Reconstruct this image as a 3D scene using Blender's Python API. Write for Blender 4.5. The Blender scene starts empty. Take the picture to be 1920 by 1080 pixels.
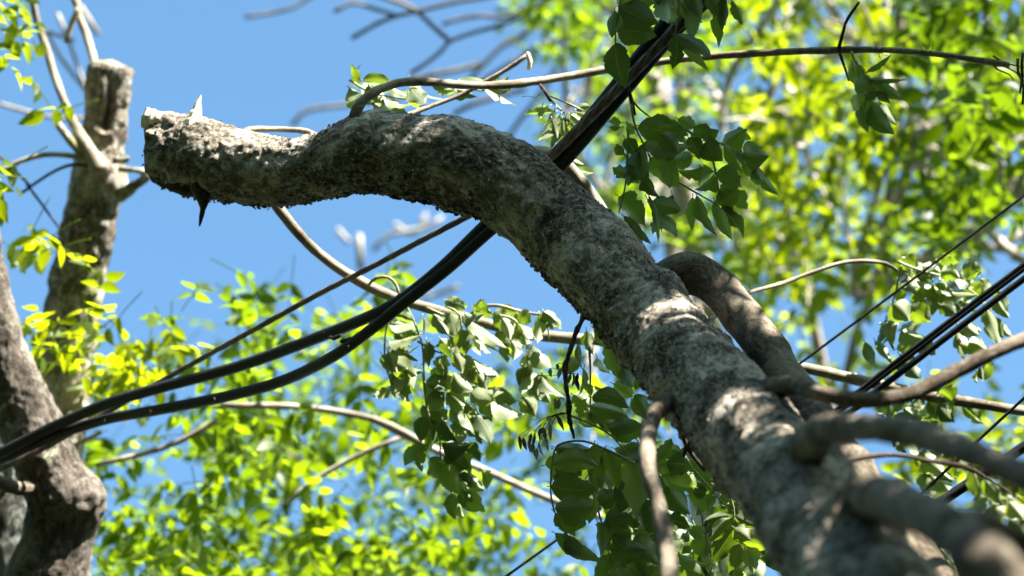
import bpy, math, random
import numpy as np

random.seed(7)
RNG = np.random.RandomState(11)
SC = bpy.context.scene
COL = SC.collection

# ------------------------------------------------------------------ camera
PITCH = math.radians(48)
FPX = 4533.0                     # 85 mm on a 36 mm frame 1920 px wide
CAM = np.array((0.0, 0.0, 1.6))
RV = np.array((1.0, 0.0, 0.0))
VV = np.array((0.0, math.cos(PITCH), math.sin(PITCH)))
UV_ = np.array((0.0, -math.sin(PITCH), math.cos(PITCH)))
cam_d = bpy.data.cameras.new('camera')
cam = bpy.data.objects.new('camera', cam_d)
COL.objects.link(cam)
cam.location = CAM
cam.rotation_euler = (math.pi / 2 + PITCH, 0, 0)
cam_d.lens = 85
cam_d.sensor_width = 36
cam_d.clip_start = 0.05
cam_d.clip_end = 5000
cam_d.dof.use_dof = True
cam_d.dof.focus_distance = 4.02
cam_d.dof.aperture_fstop = 3.4
SC.camera = cam

# ------------------------------------------------------------------ light
SUN = 0.80 * UV_ + 0.06 * VV + 0.48 * RV
SUN /= np.linalg.norm(SUN)
EL = math.asin(SUN[2])
world = bpy.data.worlds.new('World')
SC.world = world
world.use_nodes = True
wn = world.node_tree
sky = wn.nodes.new('ShaderNodeTexSky')
sky.sky_type = 'NISHITA'
sky.sun_disc = False
sky.sun_elevation = EL
sky.sun_rotation = math.atan2(SUN[0], SUN[1])
sky.air_density = 1.0
sky.dust_density = 1.6
sky.ozone_density = 1.0
bg = wn.nodes['Background']
tint = wn.nodes.new('ShaderNodeMix')
tint.data_type = 'RGBA'
tint.blend_type = 'MULTIPLY'
tint.inputs[0].default_value = 1.0
tint.inputs[7].default_value = (0.66, 0.93, 0.97, 1)
wn.links.new(sky.outputs[0], tint.inputs[6])
wn.links.new(tint.outputs[2], bg.inputs[0])
bg.inputs[1].default_value = 0.069
sl = bpy.data.lights.new('sun', 'SUN')
sl.energy = 5.0
sl.angle = math.radians(0.5)
sl.color = (1.0, 0.95, 0.87)
so = bpy.data.objects.new('sun', sl)
COL.objects.link(so)
import mathutils
so.rotation_euler = mathutils.Vector(SUN).to_track_quat('Z', 'Y').to_euler()
SC.view_settings.view_transform = 'Standard'
SC.view_settings.look = 'None'
SC.view_settings.gamma = 1
SC.view_settings.exposure = 2.65
SC.render.engine = "CYCLES"
SC.cycles.max_bounces = 8
SC.cycles.sample_clamp_indirect = 6


def P(px, py, d):
    return CAM + VV * d + RV * ((px - 960) / FPX * d) + UV_ * ((540 - py) / FPX * d)


# ------------------------------------------------------------------ noise
def _h(i, j, k, s):
    n = (i * 374761393 + j * 668265263 + k * 2147483647 + s * 974634777) & 0xFFFFFFFF
    n = ((n ^ (n >> 13)) * 1274126177) & 0xFFFFFFFF
    n = (n ^ (n >> 16)) & 0xFFFFFFFF
    n = (n * 2246822519) & 0xFFFFFFFF
    return ((n ^ (n >> 15)) & 0xFFFF) / 65535.0


def vnoise(p, s=0):
    f = np.floor(p).astype(np.int64)
    t = p - f
    t = t * t * (3 - 2 * t)
    i, j, k = f[..., 0], f[..., 1], f[..., 2]
    r = 0
    for a in (0, 1):
        for b in (0, 1):
            for c in (0, 1):
                w = (t[..., 0] if a else 1 - t[..., 0]) * (t[..., 1] if b else 1 - t[..., 1]) * (t[..., 2] if c else 1 - t[..., 2])
                r = r + w * _h(i + a, j + b, k + c, s)
    return r * 2 - 1


def fbm(p, o=3, s=0):
    r = 0
    a = 1.0
    for q in range(o):
        r = r + a * vnoise(p * (2.03 ** q), s + q)
        a *= 0.5
    return r


# ------------------------------------------------------------------ materials
def mat(name):
    m = bpy.data.materials.new(name)
    m.use_nodes = True
    nt = m.node_tree
    return m, nt, nt.nodes['Principled BSDF']


def N(nt, t, **kw):
    n = nt.nodes.new(t)
    for k, v in kw.items():
        if k in n.inputs:
            n.inputs[k].default_value = v
        else:
            setattr(n, k, v)
    return n


def ramp(nt, src, stops):
    r = nt.nodes.new('ShaderNodeValToRGB')
    e = r.color_ramp.elements
    while len(e) < len(stops):
        e.new(0.5)
    for el, (p, c) in zip(e, stops):
        el.position = p
        el.color = (c[0], c[1], c[2], 1)
    nt.links.new(src, r.inputs[0])
    return r


def mixc(nt, fac, a, b):
    m = nt.nodes.new('ShaderNodeMix')
    m.data_type = 'RGBA'
    if isinstance(fac, float):
        m.inputs[0].default_value = fac
    else:
        nt.links.new(fac, m.inputs[0])
    for sock, v in ((m.inputs[6], a), (m.inputs[7], b)):
        if isinstance(v, tuple):
            sock.default_value = (v[0], v[1], v[2], 1)
        else:
            nt.links.new(v, sock)
    return m.outputs[2]


def bark(name, dark, mid, light, lichen, lich_amt=0.5, scale=1.0, bump=0.6, lich2=(0.36, 0.37, 0.24), crack=0.6, aniso=(1.0, 1.0, 0.55)):
    m, nt, bs = mat(name)
    L = nt.links
    tc = N(nt, 'ShaderNodeAttribute', attribute_name='log')

    def noise(sc, det, ro, dist=0.0, an=(1, 1, 1), off=0.0):
        mp = N(nt, 'ShaderNodeMapping')
        mp.inputs['Location'].default_value = (off, off * 1.7, off * 2.3)
        mp.inputs['Scale'].default_value = an
        mp.inputs['Rotation'].default_value = (0.25, 0.2, 0)
        n = N(nt, 'ShaderNodeTexNoise', Scale=sc * scale, Detail=det, Roughness=ro, Distortion=dist)
        L.new(tc.outputs['Vector'], mp.inputs[0])
        L.new(mp.outputs[0], n.inputs['Vector'])
        return n.outputs[0]

    def mult(a, b, f):
        q = nt.nodes.new('ShaderNodeMix')
        q.data_type = 'RGBA'
        q.blend_type = 'MULTIPLY'
        q.inputs[0].default_value = f
        L.new(a, q.inputs[6])
        L.new(b, q.inputs[7])
        return q.outputs[2]
    n1 = noise(34, 9, 0.72, 0.9, aniso, 1.0)
    n2 = noise(7, 5, 0.6, 0.0, (1, 1, 1), 4.0)
    n3 = noise(60, 7, 0.75, 1.6, (1.0, 1.0, 2.6), 7.0)      # wrinkles running round the wood
    n4 = noise(28, 10, 0.75, 1.5, (1, 1, 0.8), 11.0)
    n5 = noise(10, 10, 0.72, 0.8, (1, 1, 1), 15.0)
    n6 = noise(26, 8, 0.7, 2.2, aniso, 21.0)
    base = ramp(nt, n1, [(0.41, mid), (0.56, light)]).outputs[0]
    base = mult(base, ramp(nt, n2, [(0.38, (0.48, 0.44, 0.40)), (0.56, (1, 1, 1))]).outputs[0], 0.85)
    lf = ramp(nt, n4, [(0.62 - 0.13 * lich_amt, (0, 0, 0)), (0.66 - 0.13 * lich_amt, (1, 1, 1))])
    c = mixc(nt, lf.outputs[0], base, lichen)
    lf2 = ramp(nt, n5, [(0.62 - 0.1 * lich_amt, (0, 0, 0)), (0.67 - 0.1 * lich_amt, (.85, .85, .85))])
    c = mixc(nt, lf2.outputs[0], c, lich2)
    # narrow dark fissures: where the distorted noise crosses its middle value
    ab = N(nt, 'ShaderNodeMath', operation='SUBTRACT')
    L.new(n6, ab.inputs[0])
    ab.inputs[1].default_value = 0.5
    ab2 = N(nt, 'ShaderNodeMath', operation='ABSOLUTE')
    L.new(ab.outputs[0], ab2.inputs[0])
    fis = ramp(nt, ab2.outputs[0], [(0.008, (1, 1, 1)), (0.05, (0, 0, 0))])
    gate = ramp(nt, n2, [(0.42, (1, 1, 1)), (0.58, (0.15, 0.15, 0.15))])
    fm = N(nt, 'ShaderNodeMath', operation='MULTIPLY')
    L.new(fis.outputs[0], fm.inputs[0])
    L.new(gate.outputs[0], fm.inputs[1])
    fm2 = N(nt, 'ShaderNodeMath', operation='MULTIPLY')
    L.new(fm.outputs[0], fm2.inputs[0])
    fm2.inputs[1].default_value = crack
    c = mixc(nt, fm2.outputs[0], c, dark)
    pits = ramp(nt, n3, [(0.38, (1, 1, 1)), (0.47, (0, 0, 0))])
    pm = N(nt, 'ShaderNodeMath', operation='MULTIPLY')
    L.new(pits.outputs[0], pm.inputs[0])
    pm.inputs[1].default_value = crack
    c = mixc(nt, pm.outputs[0], c, dark)
    L.new(c, bs.inputs['Base Color'])
    bs.inputs['Roughness'].default_value = 0.92
    bs.inputs['Specular IOR Level'].default_value = 0.15
    h = N(nt, 'ShaderNodeMath', operation='MULTIPLY_ADD')
    L.new(fm2.outputs[0], h.inputs[0])
    h.inputs[1].default_value = -0.6
    L.new(n1, h.inputs[2])
    b1 = N(nt, 'ShaderNodeBump', Strength=bump, Distance=0.005 / scale)
    L.new(h.outputs[0], b1.inputs['Height'])
    b2 = N(nt, 'ShaderNodeBump', Strength=bump, Distance=0.0022 / scale)
    L.new(n3, b2.inputs['Height'])
    L.new(b1.outputs[0], b2.inputs['Normal'])
    L.new(b2.outputs[0], bs.inputs['Normal'])
    return m


def leafmat(name, top, under, trans, tmix=0.42, rough=0.42, veins=True, spec=0.5):
    m, nt, bs = mat(name)
    L = nt.links
    uv = N(nt, 'ShaderNodeUVMap')
    sep = N(nt, 'ShaderNodeSeparateXYZ')
    L.new(uv.outputs[0], sep.inputs[0])
    at = N(nt, 'ShaderNodeAttribute', attribute_name='tint')
    geo = N(nt, 'ShaderNodeNewGeometry')

    def M(op, a, b=None, c=None):
        n = N(nt, 'ShaderNodeMath', operation=op)
        for s, v in zip(n.inputs, (a, b, c)):
            if v is None:
                continue
            if isinstance(v, (int, float)):
                s.default_value = v
            else:
                L.new(v, s)
        return n.outputs[0]
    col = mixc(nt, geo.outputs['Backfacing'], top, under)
    hs = N(nt, 'ShaderNodeHueSaturation')
    L.new(col, hs.inputs['Color'])
    L.new(M('MULTIPLY_ADD', at.outputs['Fac'], 0.7, 0.65), hs.inputs['Value'])
    L.new(M('MULTIPLY_ADD', at.outputs['Fac'], -0.03, 0.515), hs.inputs['Hue'])
    hs2 = N(nt, 'ShaderNodeHueSaturation')
    hs2.inputs['Color'].default_value = (*trans, 1)
    L.new(M('MULTIPLY_ADD', at.outputs['Fac'], 1.05, 0.35), hs2.inputs['Value'])
    L.new(M('MULTIPLY_ADD', at.outputs['Fac'], -0.03, 0.515), hs2.inputs['Hue'])
    c1, c2 = hs.outputs[0], hs2.outputs[0]
    if veins:
        x = M('ABSOLUTE', M('SUBTRACT', sep.outputs[0], 0.5))
        mid = M('LESS_THAN', x, 0.022)
        v = M('MULTIPLY', M('SUBTRACT', sep.outputs[1], M('MULTIPLY', x, 0.75)), 9.0)
        fr = M('ABSOLUTE', M('SUBTRACT', M('FRACT', v), 0.5))
        sv = M('SMOOTH_MAX', 0.0, M('SUBTRACT', 1.0, M('MULTIPLY', fr, 11.0)), 0.1)
        vein = M('MAXIMUM', mid, M('MULTIPLY', sv, 0.38))
        vein = M('MINIMUM', vein, 1.0)
        c1 = mixc(nt, M('MULTIPLY', vein, 0.75), c1, (0.30, 0.30, 0.12))
        c2 = mixc(nt, M('MULTIPLY', vein, 0.6), c2, (trans[0] * 1.3, trans[1] * 1.15, trans[2] * 2))
        no = N(nt, 'ShaderNodeTexNoise', Scale=60.0, Detail=5.0)
        tc = N(nt, 'ShaderNodeTexCoord')
        L.new(tc.outputs['Object'], no.inputs['Vector'])
        no2 = N(nt, 'ShaderNodeTexNoise', Scale=28.0, Detail=6.0, Roughness=0.7)
        L.new(tc.outputs['Object'], no2.inputs['Vector'])
        spot = ramp(nt, no2.outputs[0], [(0.64, (0, 0, 0)), (0.70, (0.55, 0.55, 0.55))])
        c1 = mixc(nt, spot.outputs[0], c1, (0.10, 0.07, 0.03))
        hgt = M('ADD', M('MULTIPLY', vein, 0.5), M('MULTIPLY', no.outputs[0], 0.6))
        b = N(nt, 'ShaderNodeBump', Strength=0.5, Distance=0.0012)
        L.new(hgt, b.inputs['Height'])
        L.new(b.outputs[0], bs.inputs['Normal'])
    L.new(c1, bs.inputs['Base Color'])
    bs.inputs['Roughness'].default_value = rough
    bs.inputs['Specular IOR Level'].default_value = spec
    tr = N(nt, 'ShaderNodeBsdfTranslucent')
    L.new(c2, tr.inputs[0])
    mx = N(nt, 'ShaderNodeMixShader')
    mx.inputs[0].default_value = tmix
    L.new(bs.outputs[0], mx.inputs[1])
    L.new(tr.outputs[0], mx.inputs[2])
    L.new(mx.outputs[0], nt.nodes['Material Output'].inputs[0])
    return m


M_LIMB = bark('limb_bark', (0.010, 0.008, 0.006), (0.155, 0.132, 0.104), (0.47, 0.41, 0.33), (0.34, 0.37, 0.33), 0.45, scale=1.6, bump=0.85, lich2=(0.25, 0.235, 0.17), crack=0.85)
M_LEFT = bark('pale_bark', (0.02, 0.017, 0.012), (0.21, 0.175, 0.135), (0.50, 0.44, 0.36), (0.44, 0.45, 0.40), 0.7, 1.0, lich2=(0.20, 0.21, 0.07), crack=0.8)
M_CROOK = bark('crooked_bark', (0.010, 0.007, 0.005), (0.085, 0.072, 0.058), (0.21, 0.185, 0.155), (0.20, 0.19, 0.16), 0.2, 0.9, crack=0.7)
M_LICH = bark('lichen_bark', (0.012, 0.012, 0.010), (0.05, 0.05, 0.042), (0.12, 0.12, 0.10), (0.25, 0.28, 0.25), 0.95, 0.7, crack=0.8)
M_SMOOTH = bark('smooth_bark', (0.03, 0.02, 0.014), (0.125, 0.10, 0.073), (0.24, 0.20, 0.15), (0.27, 0.25, 0.19), 0.45, 1.1, bump=0.7, crack=0.65, lich2=(0.22, 0.20, 0.13))
M_TWIG = bark('twig_bark', (0.05, 0.04, 0.028), (0.19, 0.16, 0.12), (0.34, 0.30, 0.23), (0.38, 0.37, 0.30), 0.2, 1.2, bump=0.25, crack=0.3)
M_DARKTWIG = bark('dark_twig_bark', (0.012, 0.008, 0.007), (0.045, 0.032, 0.026), (0.09, 0.068, 0.055), (0.10, 0.09, 0.08), 0.1, 2.0, bump=0.4)
M_BGBARK = bark('far_bark', (0.05, 0.04, 0.03), (0.27, 0.23, 0.18), (0.45, 0.41, 0.35), (0.48, 0.47, 0.41), 0.3, 0.5, bump=0.3, crack=0.3)
M_STEM, _nt, _b = mat('green_stem')
_b.inputs['Base Color'].default_value = (0.22, 0.25, 0.10, 1)
_b.inputs['Roughness'].default_value = 0.5
M_WOOD, nt, bs = mat('torn_wood')
tc = N(nt, 'ShaderNodeTexCoord')
mp = N(nt, 'ShaderNodeMapping')
mp.inputs['Scale'].default_value = (400, 60, 60)
no = N(nt, 'ShaderNodeTexNoise', Scale=1.0, Detail=4.0)
nt.links.new(tc.outputs['Object'], mp.inputs[0])
nt.links.new(mp.outputs[0], no.inputs['Vector'])
r_ = ramp(nt, no.outputs[0], [(0.35, (0.50, 0.38, 0.24)), (0.6, (0.80, 0.72, 0.56))])
nt.links.new(r_.outputs[0], bs.inputs['Base Color'])
bs.inputs['Roughness'].default_value = 0.8
M_RUB, nt, bs = mat('black_cable_sheath')
tc = N(nt, 'ShaderNodeTexCoord')
no = N(nt, 'ShaderNodeTexNoise', Scale=45.0, Detail=7.0, Roughness=0.7)
nt.links.new(tc.outputs['Object'], no.inputs['Vector'])
r_ = ramp(nt, no.outputs[0], [(0.45, (0.006, 0.006, 0.007)), (0.66, (0.02, 0.02, 0.02)), (0.76, (0.07, 0.06, 0.05))])
nt.links.new(r_.outputs[0], bs.inputs['Base Color'])
r_ = ramp(nt, no.outputs[0], [(0.3, (0.38, 0.38, 0.38)), (0.7, (0.7, 0.7, 0.7))])
nt.links.new(r_.outputs[0], bs.inputs['Roughness'])
bs.inputs['Specular IOR Level'].default_value = 0.35
M_STEEL, nt, bs = mat('weathered_steel')
tc = N(nt, 'ShaderNodeTexCoord')
no = N(nt, 'ShaderNodeTexNoise', Scale=30.0, Detail=8.0, Roughness=0.7)
nt.links.new(tc.outputs['Object'], no.inputs['Vector'])
r_ = ramp(nt, no.outputs[0], [(0.35, (0.06, 0.045, 0.03)), (0.55, (0.17, 0.13, 0.095)), (0.72, (0.28, 0.23, 0.17))])
nt.links.new(r_.outputs[0], bs.inputs['Base Color'])
bs.inputs['Roughness'].default_value = 0.6
bs.inputs['Metallic'].default_value = 0.3
M_LCH, nt, bs = mat('lichen_crust')  # grey green crust
tc = N(nt, 'ShaderNodeTexCoord')
no = N(nt, 'ShaderNodeTexNoise', Scale=40.0, Detail=5.0)
nt.links.new(tc.outputs['Object'], no.inputs['Vector'])
r_ = ramp(nt, no.outputs[0], [(0.38, (0.05, 0.045, 0.035)), (0.5, (0.15, 0.14, 0.11)), (0.60, (0.38, 0.39, 0.33))])
nt.links.new(r_.outputs[0], bs.inputs['Base Color'])
bs.inputs['Roughness'].default_value = 0.9
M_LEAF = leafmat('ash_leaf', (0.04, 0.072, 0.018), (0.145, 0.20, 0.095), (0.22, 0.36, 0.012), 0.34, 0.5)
M_LEAFSUN = leafmat('ash_leaf_sunlit', (0.045, 0.085, 0.018), (0.21, 0.25, 0.14), (0.22, 0.34, 0.010), 0.34, 0.42)  # sunlit copy of the ash leaf, underside paled to look washed out by sun
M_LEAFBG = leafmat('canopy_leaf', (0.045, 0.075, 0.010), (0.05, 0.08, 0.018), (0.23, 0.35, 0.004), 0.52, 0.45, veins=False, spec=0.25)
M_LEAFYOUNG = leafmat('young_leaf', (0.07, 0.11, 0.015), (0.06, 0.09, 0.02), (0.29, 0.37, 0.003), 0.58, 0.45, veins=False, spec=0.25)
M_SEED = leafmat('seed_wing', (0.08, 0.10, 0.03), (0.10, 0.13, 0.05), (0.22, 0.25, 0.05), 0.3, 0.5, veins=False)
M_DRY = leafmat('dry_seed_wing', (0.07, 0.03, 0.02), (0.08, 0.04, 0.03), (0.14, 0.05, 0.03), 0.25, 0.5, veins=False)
M_GRASS, nt, bs = mat('shaded_meadow')
no = N(nt, 'ShaderNodeTexNoise', Scale=0.8, Detail=8.0)
r_ = ramp(nt, no.outputs[0], [(0.35, (0.035, 0.035, 0.022)), (0.6, (0.05, 0.06, 0.025))])  # colour kept dark in place of tree shade falling on the ground
nt.links.new(r_.outputs[0], bs.inputs['Base Color'])
bs.inputs['Roughness'].default_value = 0.95


# ------------------------------------------------------------------ scene graph helpers
def thing(name, label, cat, base, group=None):
    o = bpy.data.objects.new(name, None)
    COL.objects.link(o)
    o.location = base
    o.empty_display_size = 0.1
    o['label'] = label
    o['category'] = cat
    if group:
        o['group'] = group
    return o


class MB:
    def __init__(s):
        s.v, s.f, s.uv, s.t, s.lg, s.mi, s.slot, s.n = [], [], [], [], [], [], 0, 0

    def add(s, v, f, uv=None, tint=None, lg=None):
        s.v.append(v)
        s.f.append(f + s.n)
        s.uv.append(uv if uv is not None else np.zeros((len(v), 2)))
        s.t.append(tint if tint is not None else np.full(len(v), 0.5))
        s.lg.append(lg if lg is not None else v)
        s.mi.append(np.full(len(f), s.slot))
        s.n += len(v)

    def build(s, name, m, parent=None, smooth=True, label=None):
        v = np.concatenate(s.v)
        f = np.concatenate(s.f)
        uv = np.concatenate(s.uv)
        t = np.concatenate(s.t)
        org = np.array(parent.matrix_world.translation if parent is not None else (0, 0, 0), float)
        if parent is not None:
            p = parent
            org = np.zeros(3)
            while p is not None:
                org = org + np.array(p.location)
                p = p.parent
        v = v - org
        me = bpy.data.meshes.new(name)
        me.vertices.add(len(v))
        me.vertices.foreach_set('co', v.astype(np.float32).ravel())
        nf = len(f)
        me.loops.add(nf * 4)
        me.loops.foreach_set('vertex_index', f.astype(np.int32).ravel())
        me.polygons.add(nf)
        me.polygons.foreach_set('loop_start', np.arange(0, nf * 4, 4, dtype=np.int32))
        me.polygons.foreach_set('loop_total', np.full(nf, 4, dtype=np.int32))
        me.polygons.foreach_set('use_smooth', np.full(nf, smooth))
        me.polygons.foreach_set('material_index', np.concatenate(s.mi).astype(np.int32))
        ul = me.uv_layers.new(name='UVMap')
        ul.data.foreach_set('uv', uv[f.ravel()].astype(np.float32).ravel())
        a = me.attributes.new('tint', 'FLOAT', 'POINT')
        a.data.foreach_set('value', t.astype(np.float32))
        a = me.attributes.new('log', 'FLOAT_VECTOR', 'POINT')
        a.data.foreach_set('vector', np.concatenate(s.lg).astype(np.float32).ravel())
        me.update(calc_edges=True)
        me.validate()
        for q in (m if isinstance(m, tuple) else (m,)):
            me.materials.append(q)
        o = bpy.data.objects.new(name, me)
        COL.objects.link(o)
        if parent is not None:
            o.parent = parent
        if label:
            o['label'] = label
        return o


def catmull(pts, step):
    pts = np.array(pts, float)
    p = np.vstack([2 * pts[0] - pts[1], pts, 2 * pts[-1] - pts[-2]])
    out = []
    for i in range(1, len(p) - 2):
        L = np.linalg.norm(p[i + 1][:3] - p[i][:3])
        n = max(2, int(L / step))
        for q in range(n):
            t = q / n
            a, b, c, d = p[i - 1], p[i], p[i + 1], p[i + 2]
            out.append(0.5 * ((2 * b) + (-a + c) * t + (2 * a - 5 * b + 4 * c - d) * t * t + (-a + 3 * b - 3 * c + d) * t ** 3))
    out.append(pts[-1])
    return np.array(out)


def frames(c):
    t = np.gradient(c, axis=0)
    t /= np.linalg.norm(t, axis=1)[:, None] + 1e-12
    n = np.zeros_like(t)
    u = np.cross(t[0], (0.3, 0.1, 0.9))
    u /= np.linalg.norm(u)
    for i in range(len(t)):
        u = u - t[i] * np.dot(u, t[i])
        u /= np.linalg.norm(u)
        n[i] = u
    return t, n, np.cross(t, n)


def tube(mb, pts, seg=10, step=0.02, disp=None, cap=True, lobes=None, rough=0.0, seed=0):
    """pts: rows (x,y,z,radius). disp(ring dirs, centre, s, th)->radial offset"""
    c = catmull(pts, step)
    ctr, r = c[:, :3], np.maximum(c[:, 3], 1e-4)
    t, n, b = frames(ctr)
    th = np.linspace(0, 2 * np.pi, seg, endpoint=False)
    s = np.concatenate([[0], np.cumsum(np.linalg.norm(np.diff(ctr, axis=0), axis=1))])
    dirs = n[:, None, :] * np.cos(th)[None, :, None] + b[:, None, :] * np.sin(th)[None, :, None]
    rr = np.repeat(r[:, None], seg, 1)
    if lobes:
        k, amp, tw = lobes
        rr = rr * (1 + amp * np.abs(np.cos(k * 0.5 * (th[None, :] + tw * s[:, None]))))
    pos = ctr[:, None, :] + dirs * rr[..., None]
    if rough:
        rr = rr + r[:, None] * rough * fbm(pos * (0.6 / max(r.mean(), 0.004)), 2, seed)
        pos = ctr[:, None, :] + dirs * rr[..., None]
    if disp is not None:
        pos = pos + dirs * disp(pos, dirs, s, th, r)[..., None]
    m = len(ctr)
    v = pos.reshape(-1, 3)
    i = np.arange(m - 1)[:, None] * seg
    j = np.arange(seg)[None, :]
    j2 = (j + 1) % seg
    f = np.stack([i + j, i + j2, i + seg + j2, i + seg + j], -1).reshape(-1, 4)
    uv = np.stack([np.repeat(th[None], m, 0) / 6.283, np.repeat(s[:, None], seg, 1)], -1).reshape(-1, 2)
    lg = np.stack([np.cos(th)[None] * r[:, None], np.sin(th)[None] * r[:, None], np.repeat(s[:, None], seg, 1)], -1).reshape(-1, 3) + ctr[0] * 3.0
    if cap:
        lg = np.vstack([lg, lg[0], lg[-1]])
        v = np.vstack([v, ctr[0] - t[0] * r[0] * 0.3, ctr[-1] + t[-1] * r[-1] * 0.3])
        a, z = m * seg, m * seg + 1
        jj = np.arange(0, seg, 2)
        f0 = np.stack([(jj + 2) % seg, (jj + 1) % seg, jj, np.full(len(jj), a)], -1)
        e = (m - 1) * seg
        f1 = np.stack([e + jj, e + (jj + 1) % seg, e + (jj + 2) % seg, np.full(len(jj), z)], -1)
        f = np.vstack([f, f0, f1])
        uv = np.vstack([uv, [0, 0], [0, s[-1]]])
    mb.add(v, f, uv, lg=lg)
    return ctr, r, t, n, b


def pix(rows, w=None):
    """rows (px,py,d,width_px) -> world rows with radius"""
    out = []
    for row in rows:
        x, y, d = row[:3]
        ww = row[3] if len(row) > 3 else w
        p = P(x, y, d)
        out.append((*p, ww * d / FPX * 0.5))
    return out


def branch(name, rows, parent, m, w=None, seg=12, step=0.012, rough=0.12, seed=0, label=None, extra=()):
    mb = MB()

    def nodes(pos, dirs, s, th, r):
        d = r[:, None] * 0.10 * fbm(pos * 14, 2, seed + 70)
        q = random.Random(seed * 7 + 1)
        for _ in range(int(s[-1] / 0.11)):
            s0, t0, a = q.uniform(0, s[-1]), q.uniform(0, 6.28), q.uniform(0.04, 0.17)
            w_ = q.uniform(0.5, 0.9)
            ds = (s - s0)[:, None] / (r[:, None] * w_ + 1e-4)
            dt = np.angle(np.exp(1j * (th - t0)))[None, :]
            d = d + r[:, None] * a * np.exp(-ds ** 2 - (dt / 0.6) ** 2)
        return d
    tube(mb, pix(rows, w), seg=seg, step=min(step, 0.006) if seg >= 16 else step, rough=rough, seed=seed, disp=nodes if seg >= 12 else None)
    for e in extra:
        tube(mb, pix(e), seg=8, step=step, rough=rough, seed=seed + 5)
    return mb.build(name, m, parent, label=label)


# ------------------------------------------------------------------ leaves
def tmpl(nx, ny):
    xs = np.linspace(-1, 1, nx)
    ys = np.linspace(0, 1, ny)
    Y, X = np.meshgrid(ys, xs, indexing='ij')
    i = np.arange(ny - 1)[:, None] * nx
    j = np.arange(nx - 1)[None, :]
    f = np.stack([i + j, i + j + 1, i + nx + j + 1, i + nx + j], -1).reshape(-1, 4)
    return X.ravel(), Y.ravel(), f


def shape(y):
    return np.clip(np.sin(np.pi * np.clip(y, 0, 1) ** 0.78), 0, 1) ** 0.82 * (1 - 0.30 * y ** 3) * np.clip((1 - y) * 5 + 0.35 * (y < 0.999), 0, 1) ** 0.5


T_HI = tmpl(7, 33)
T_LO = tmpl(3, 6)


def leaflets(mb, base, dirs, nrm, L, W, hi=False, tint=None, fold=0.25, curl=0.25, rs=None):
    """all arrays over leaflets; nrm is the leaf's upper side"""
    rs = rs or RNG
    X, Y, f = T_HI if hi else T_LO
    n = len(base)
    dirs = dirs / (np.linalg.norm(dirs, axis=1)[:, None] + 1e-9)
    nrm = nrm - dirs * (nrm * dirs).sum(1)[:, None]
    nrm = nrm / (np.linalg.norm(nrm, axis=1)[:, None] + 1e-9)
    side = np.cross(dirs, nrm)
    fo = fold * rs.uniform(0.2, 1.6, n)[:, None]
    cu = curl * rs.uniform(-0.5, 1.5, n)[:, None]
    asy = rs.uniform(-0.10, 0.10, n)[:, None]
    sh = shape(Y)[None, :]
    wx = X[None, :] * sh
    if hi:
        edge = np.abs(X[None, :]) ** 6
        k = rs.randint(11, 16, n)[:, None]
        saw = ((Y[None, :] * k * 1.0 + rs.rand(n)[:, None]) % 1.0)
        sg = np.sign(X)[None, :]
        p1, p2 = rs.rand(n)[:, None] * 6.28, rs.uniform(8, 20, n)[:, None]
        rag = np.clip(np.sin(Y[None, :] * p2 + p1 * (1 + 0.5 * sg)) - 0.45, 0, 1) * rs.uniform(0, 0.7, n)[:, None]
        wx = wx * (1 - 0.10 * edge * saw * (Y[None, :] < 0.93)) * (1 - rag * edge)
    L_, W_ = L[:, None], W[:, None] * 0.5
    ax = Y[None, :] * L_ * (1 - 0.12 * cu ** 2)
    sx = wx * W_ + asy * L_ * np.sin(np.pi * Y)[None, :]
    wav = 0.0
    if hi:
        ph = rs.rand(n)[:, None] * 6.28
        wav = 0.05 * W_ * 2 * np.sin(Y[None, :] * rs.uniform(7, 15, n)[:, None] + ph + X[None, :] * 1.5) * X[None, :] ** 2 \
            + 0.10 * W_ * np.sin(Y[None, :] * rs.uniform(3, 6, n)[:, None] + ph)
    z = fo * np.abs(wx) * W_ - cu * L_ * (Y[None, :] ** 2) + wav
    # keep the width of a folded blade
    sx = sx * np.where(np.abs(fo) > 0, 1 / np.sqrt(1 + 0.4 * fo ** 2), 1)
    v = base[:, None, :] + dirs[:, None, :] * ax[..., None] + side[:, None, :] * sx[..., None] + nrm[:, None, :] * z[..., None]
    F = (f[None] + (np.arange(n) * len(X))[:, None, None]).reshape(-1, 4)
    uv = np.stack([np.repeat((X * 0.5 + 0.5)[None], n, 0), np.repeat(Y[None], n, 0)], -1).reshape(-1, 2)
    if tint is None:
        tint = rs.rand(n)
    mb.add(v.reshape(-1, 3), F, uv, np.repeat(tint, len(X)))


def unit(v):
    v = np.asarray(v, float)
    return v / (np.linalg.norm(v) + 1e-12)


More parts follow.
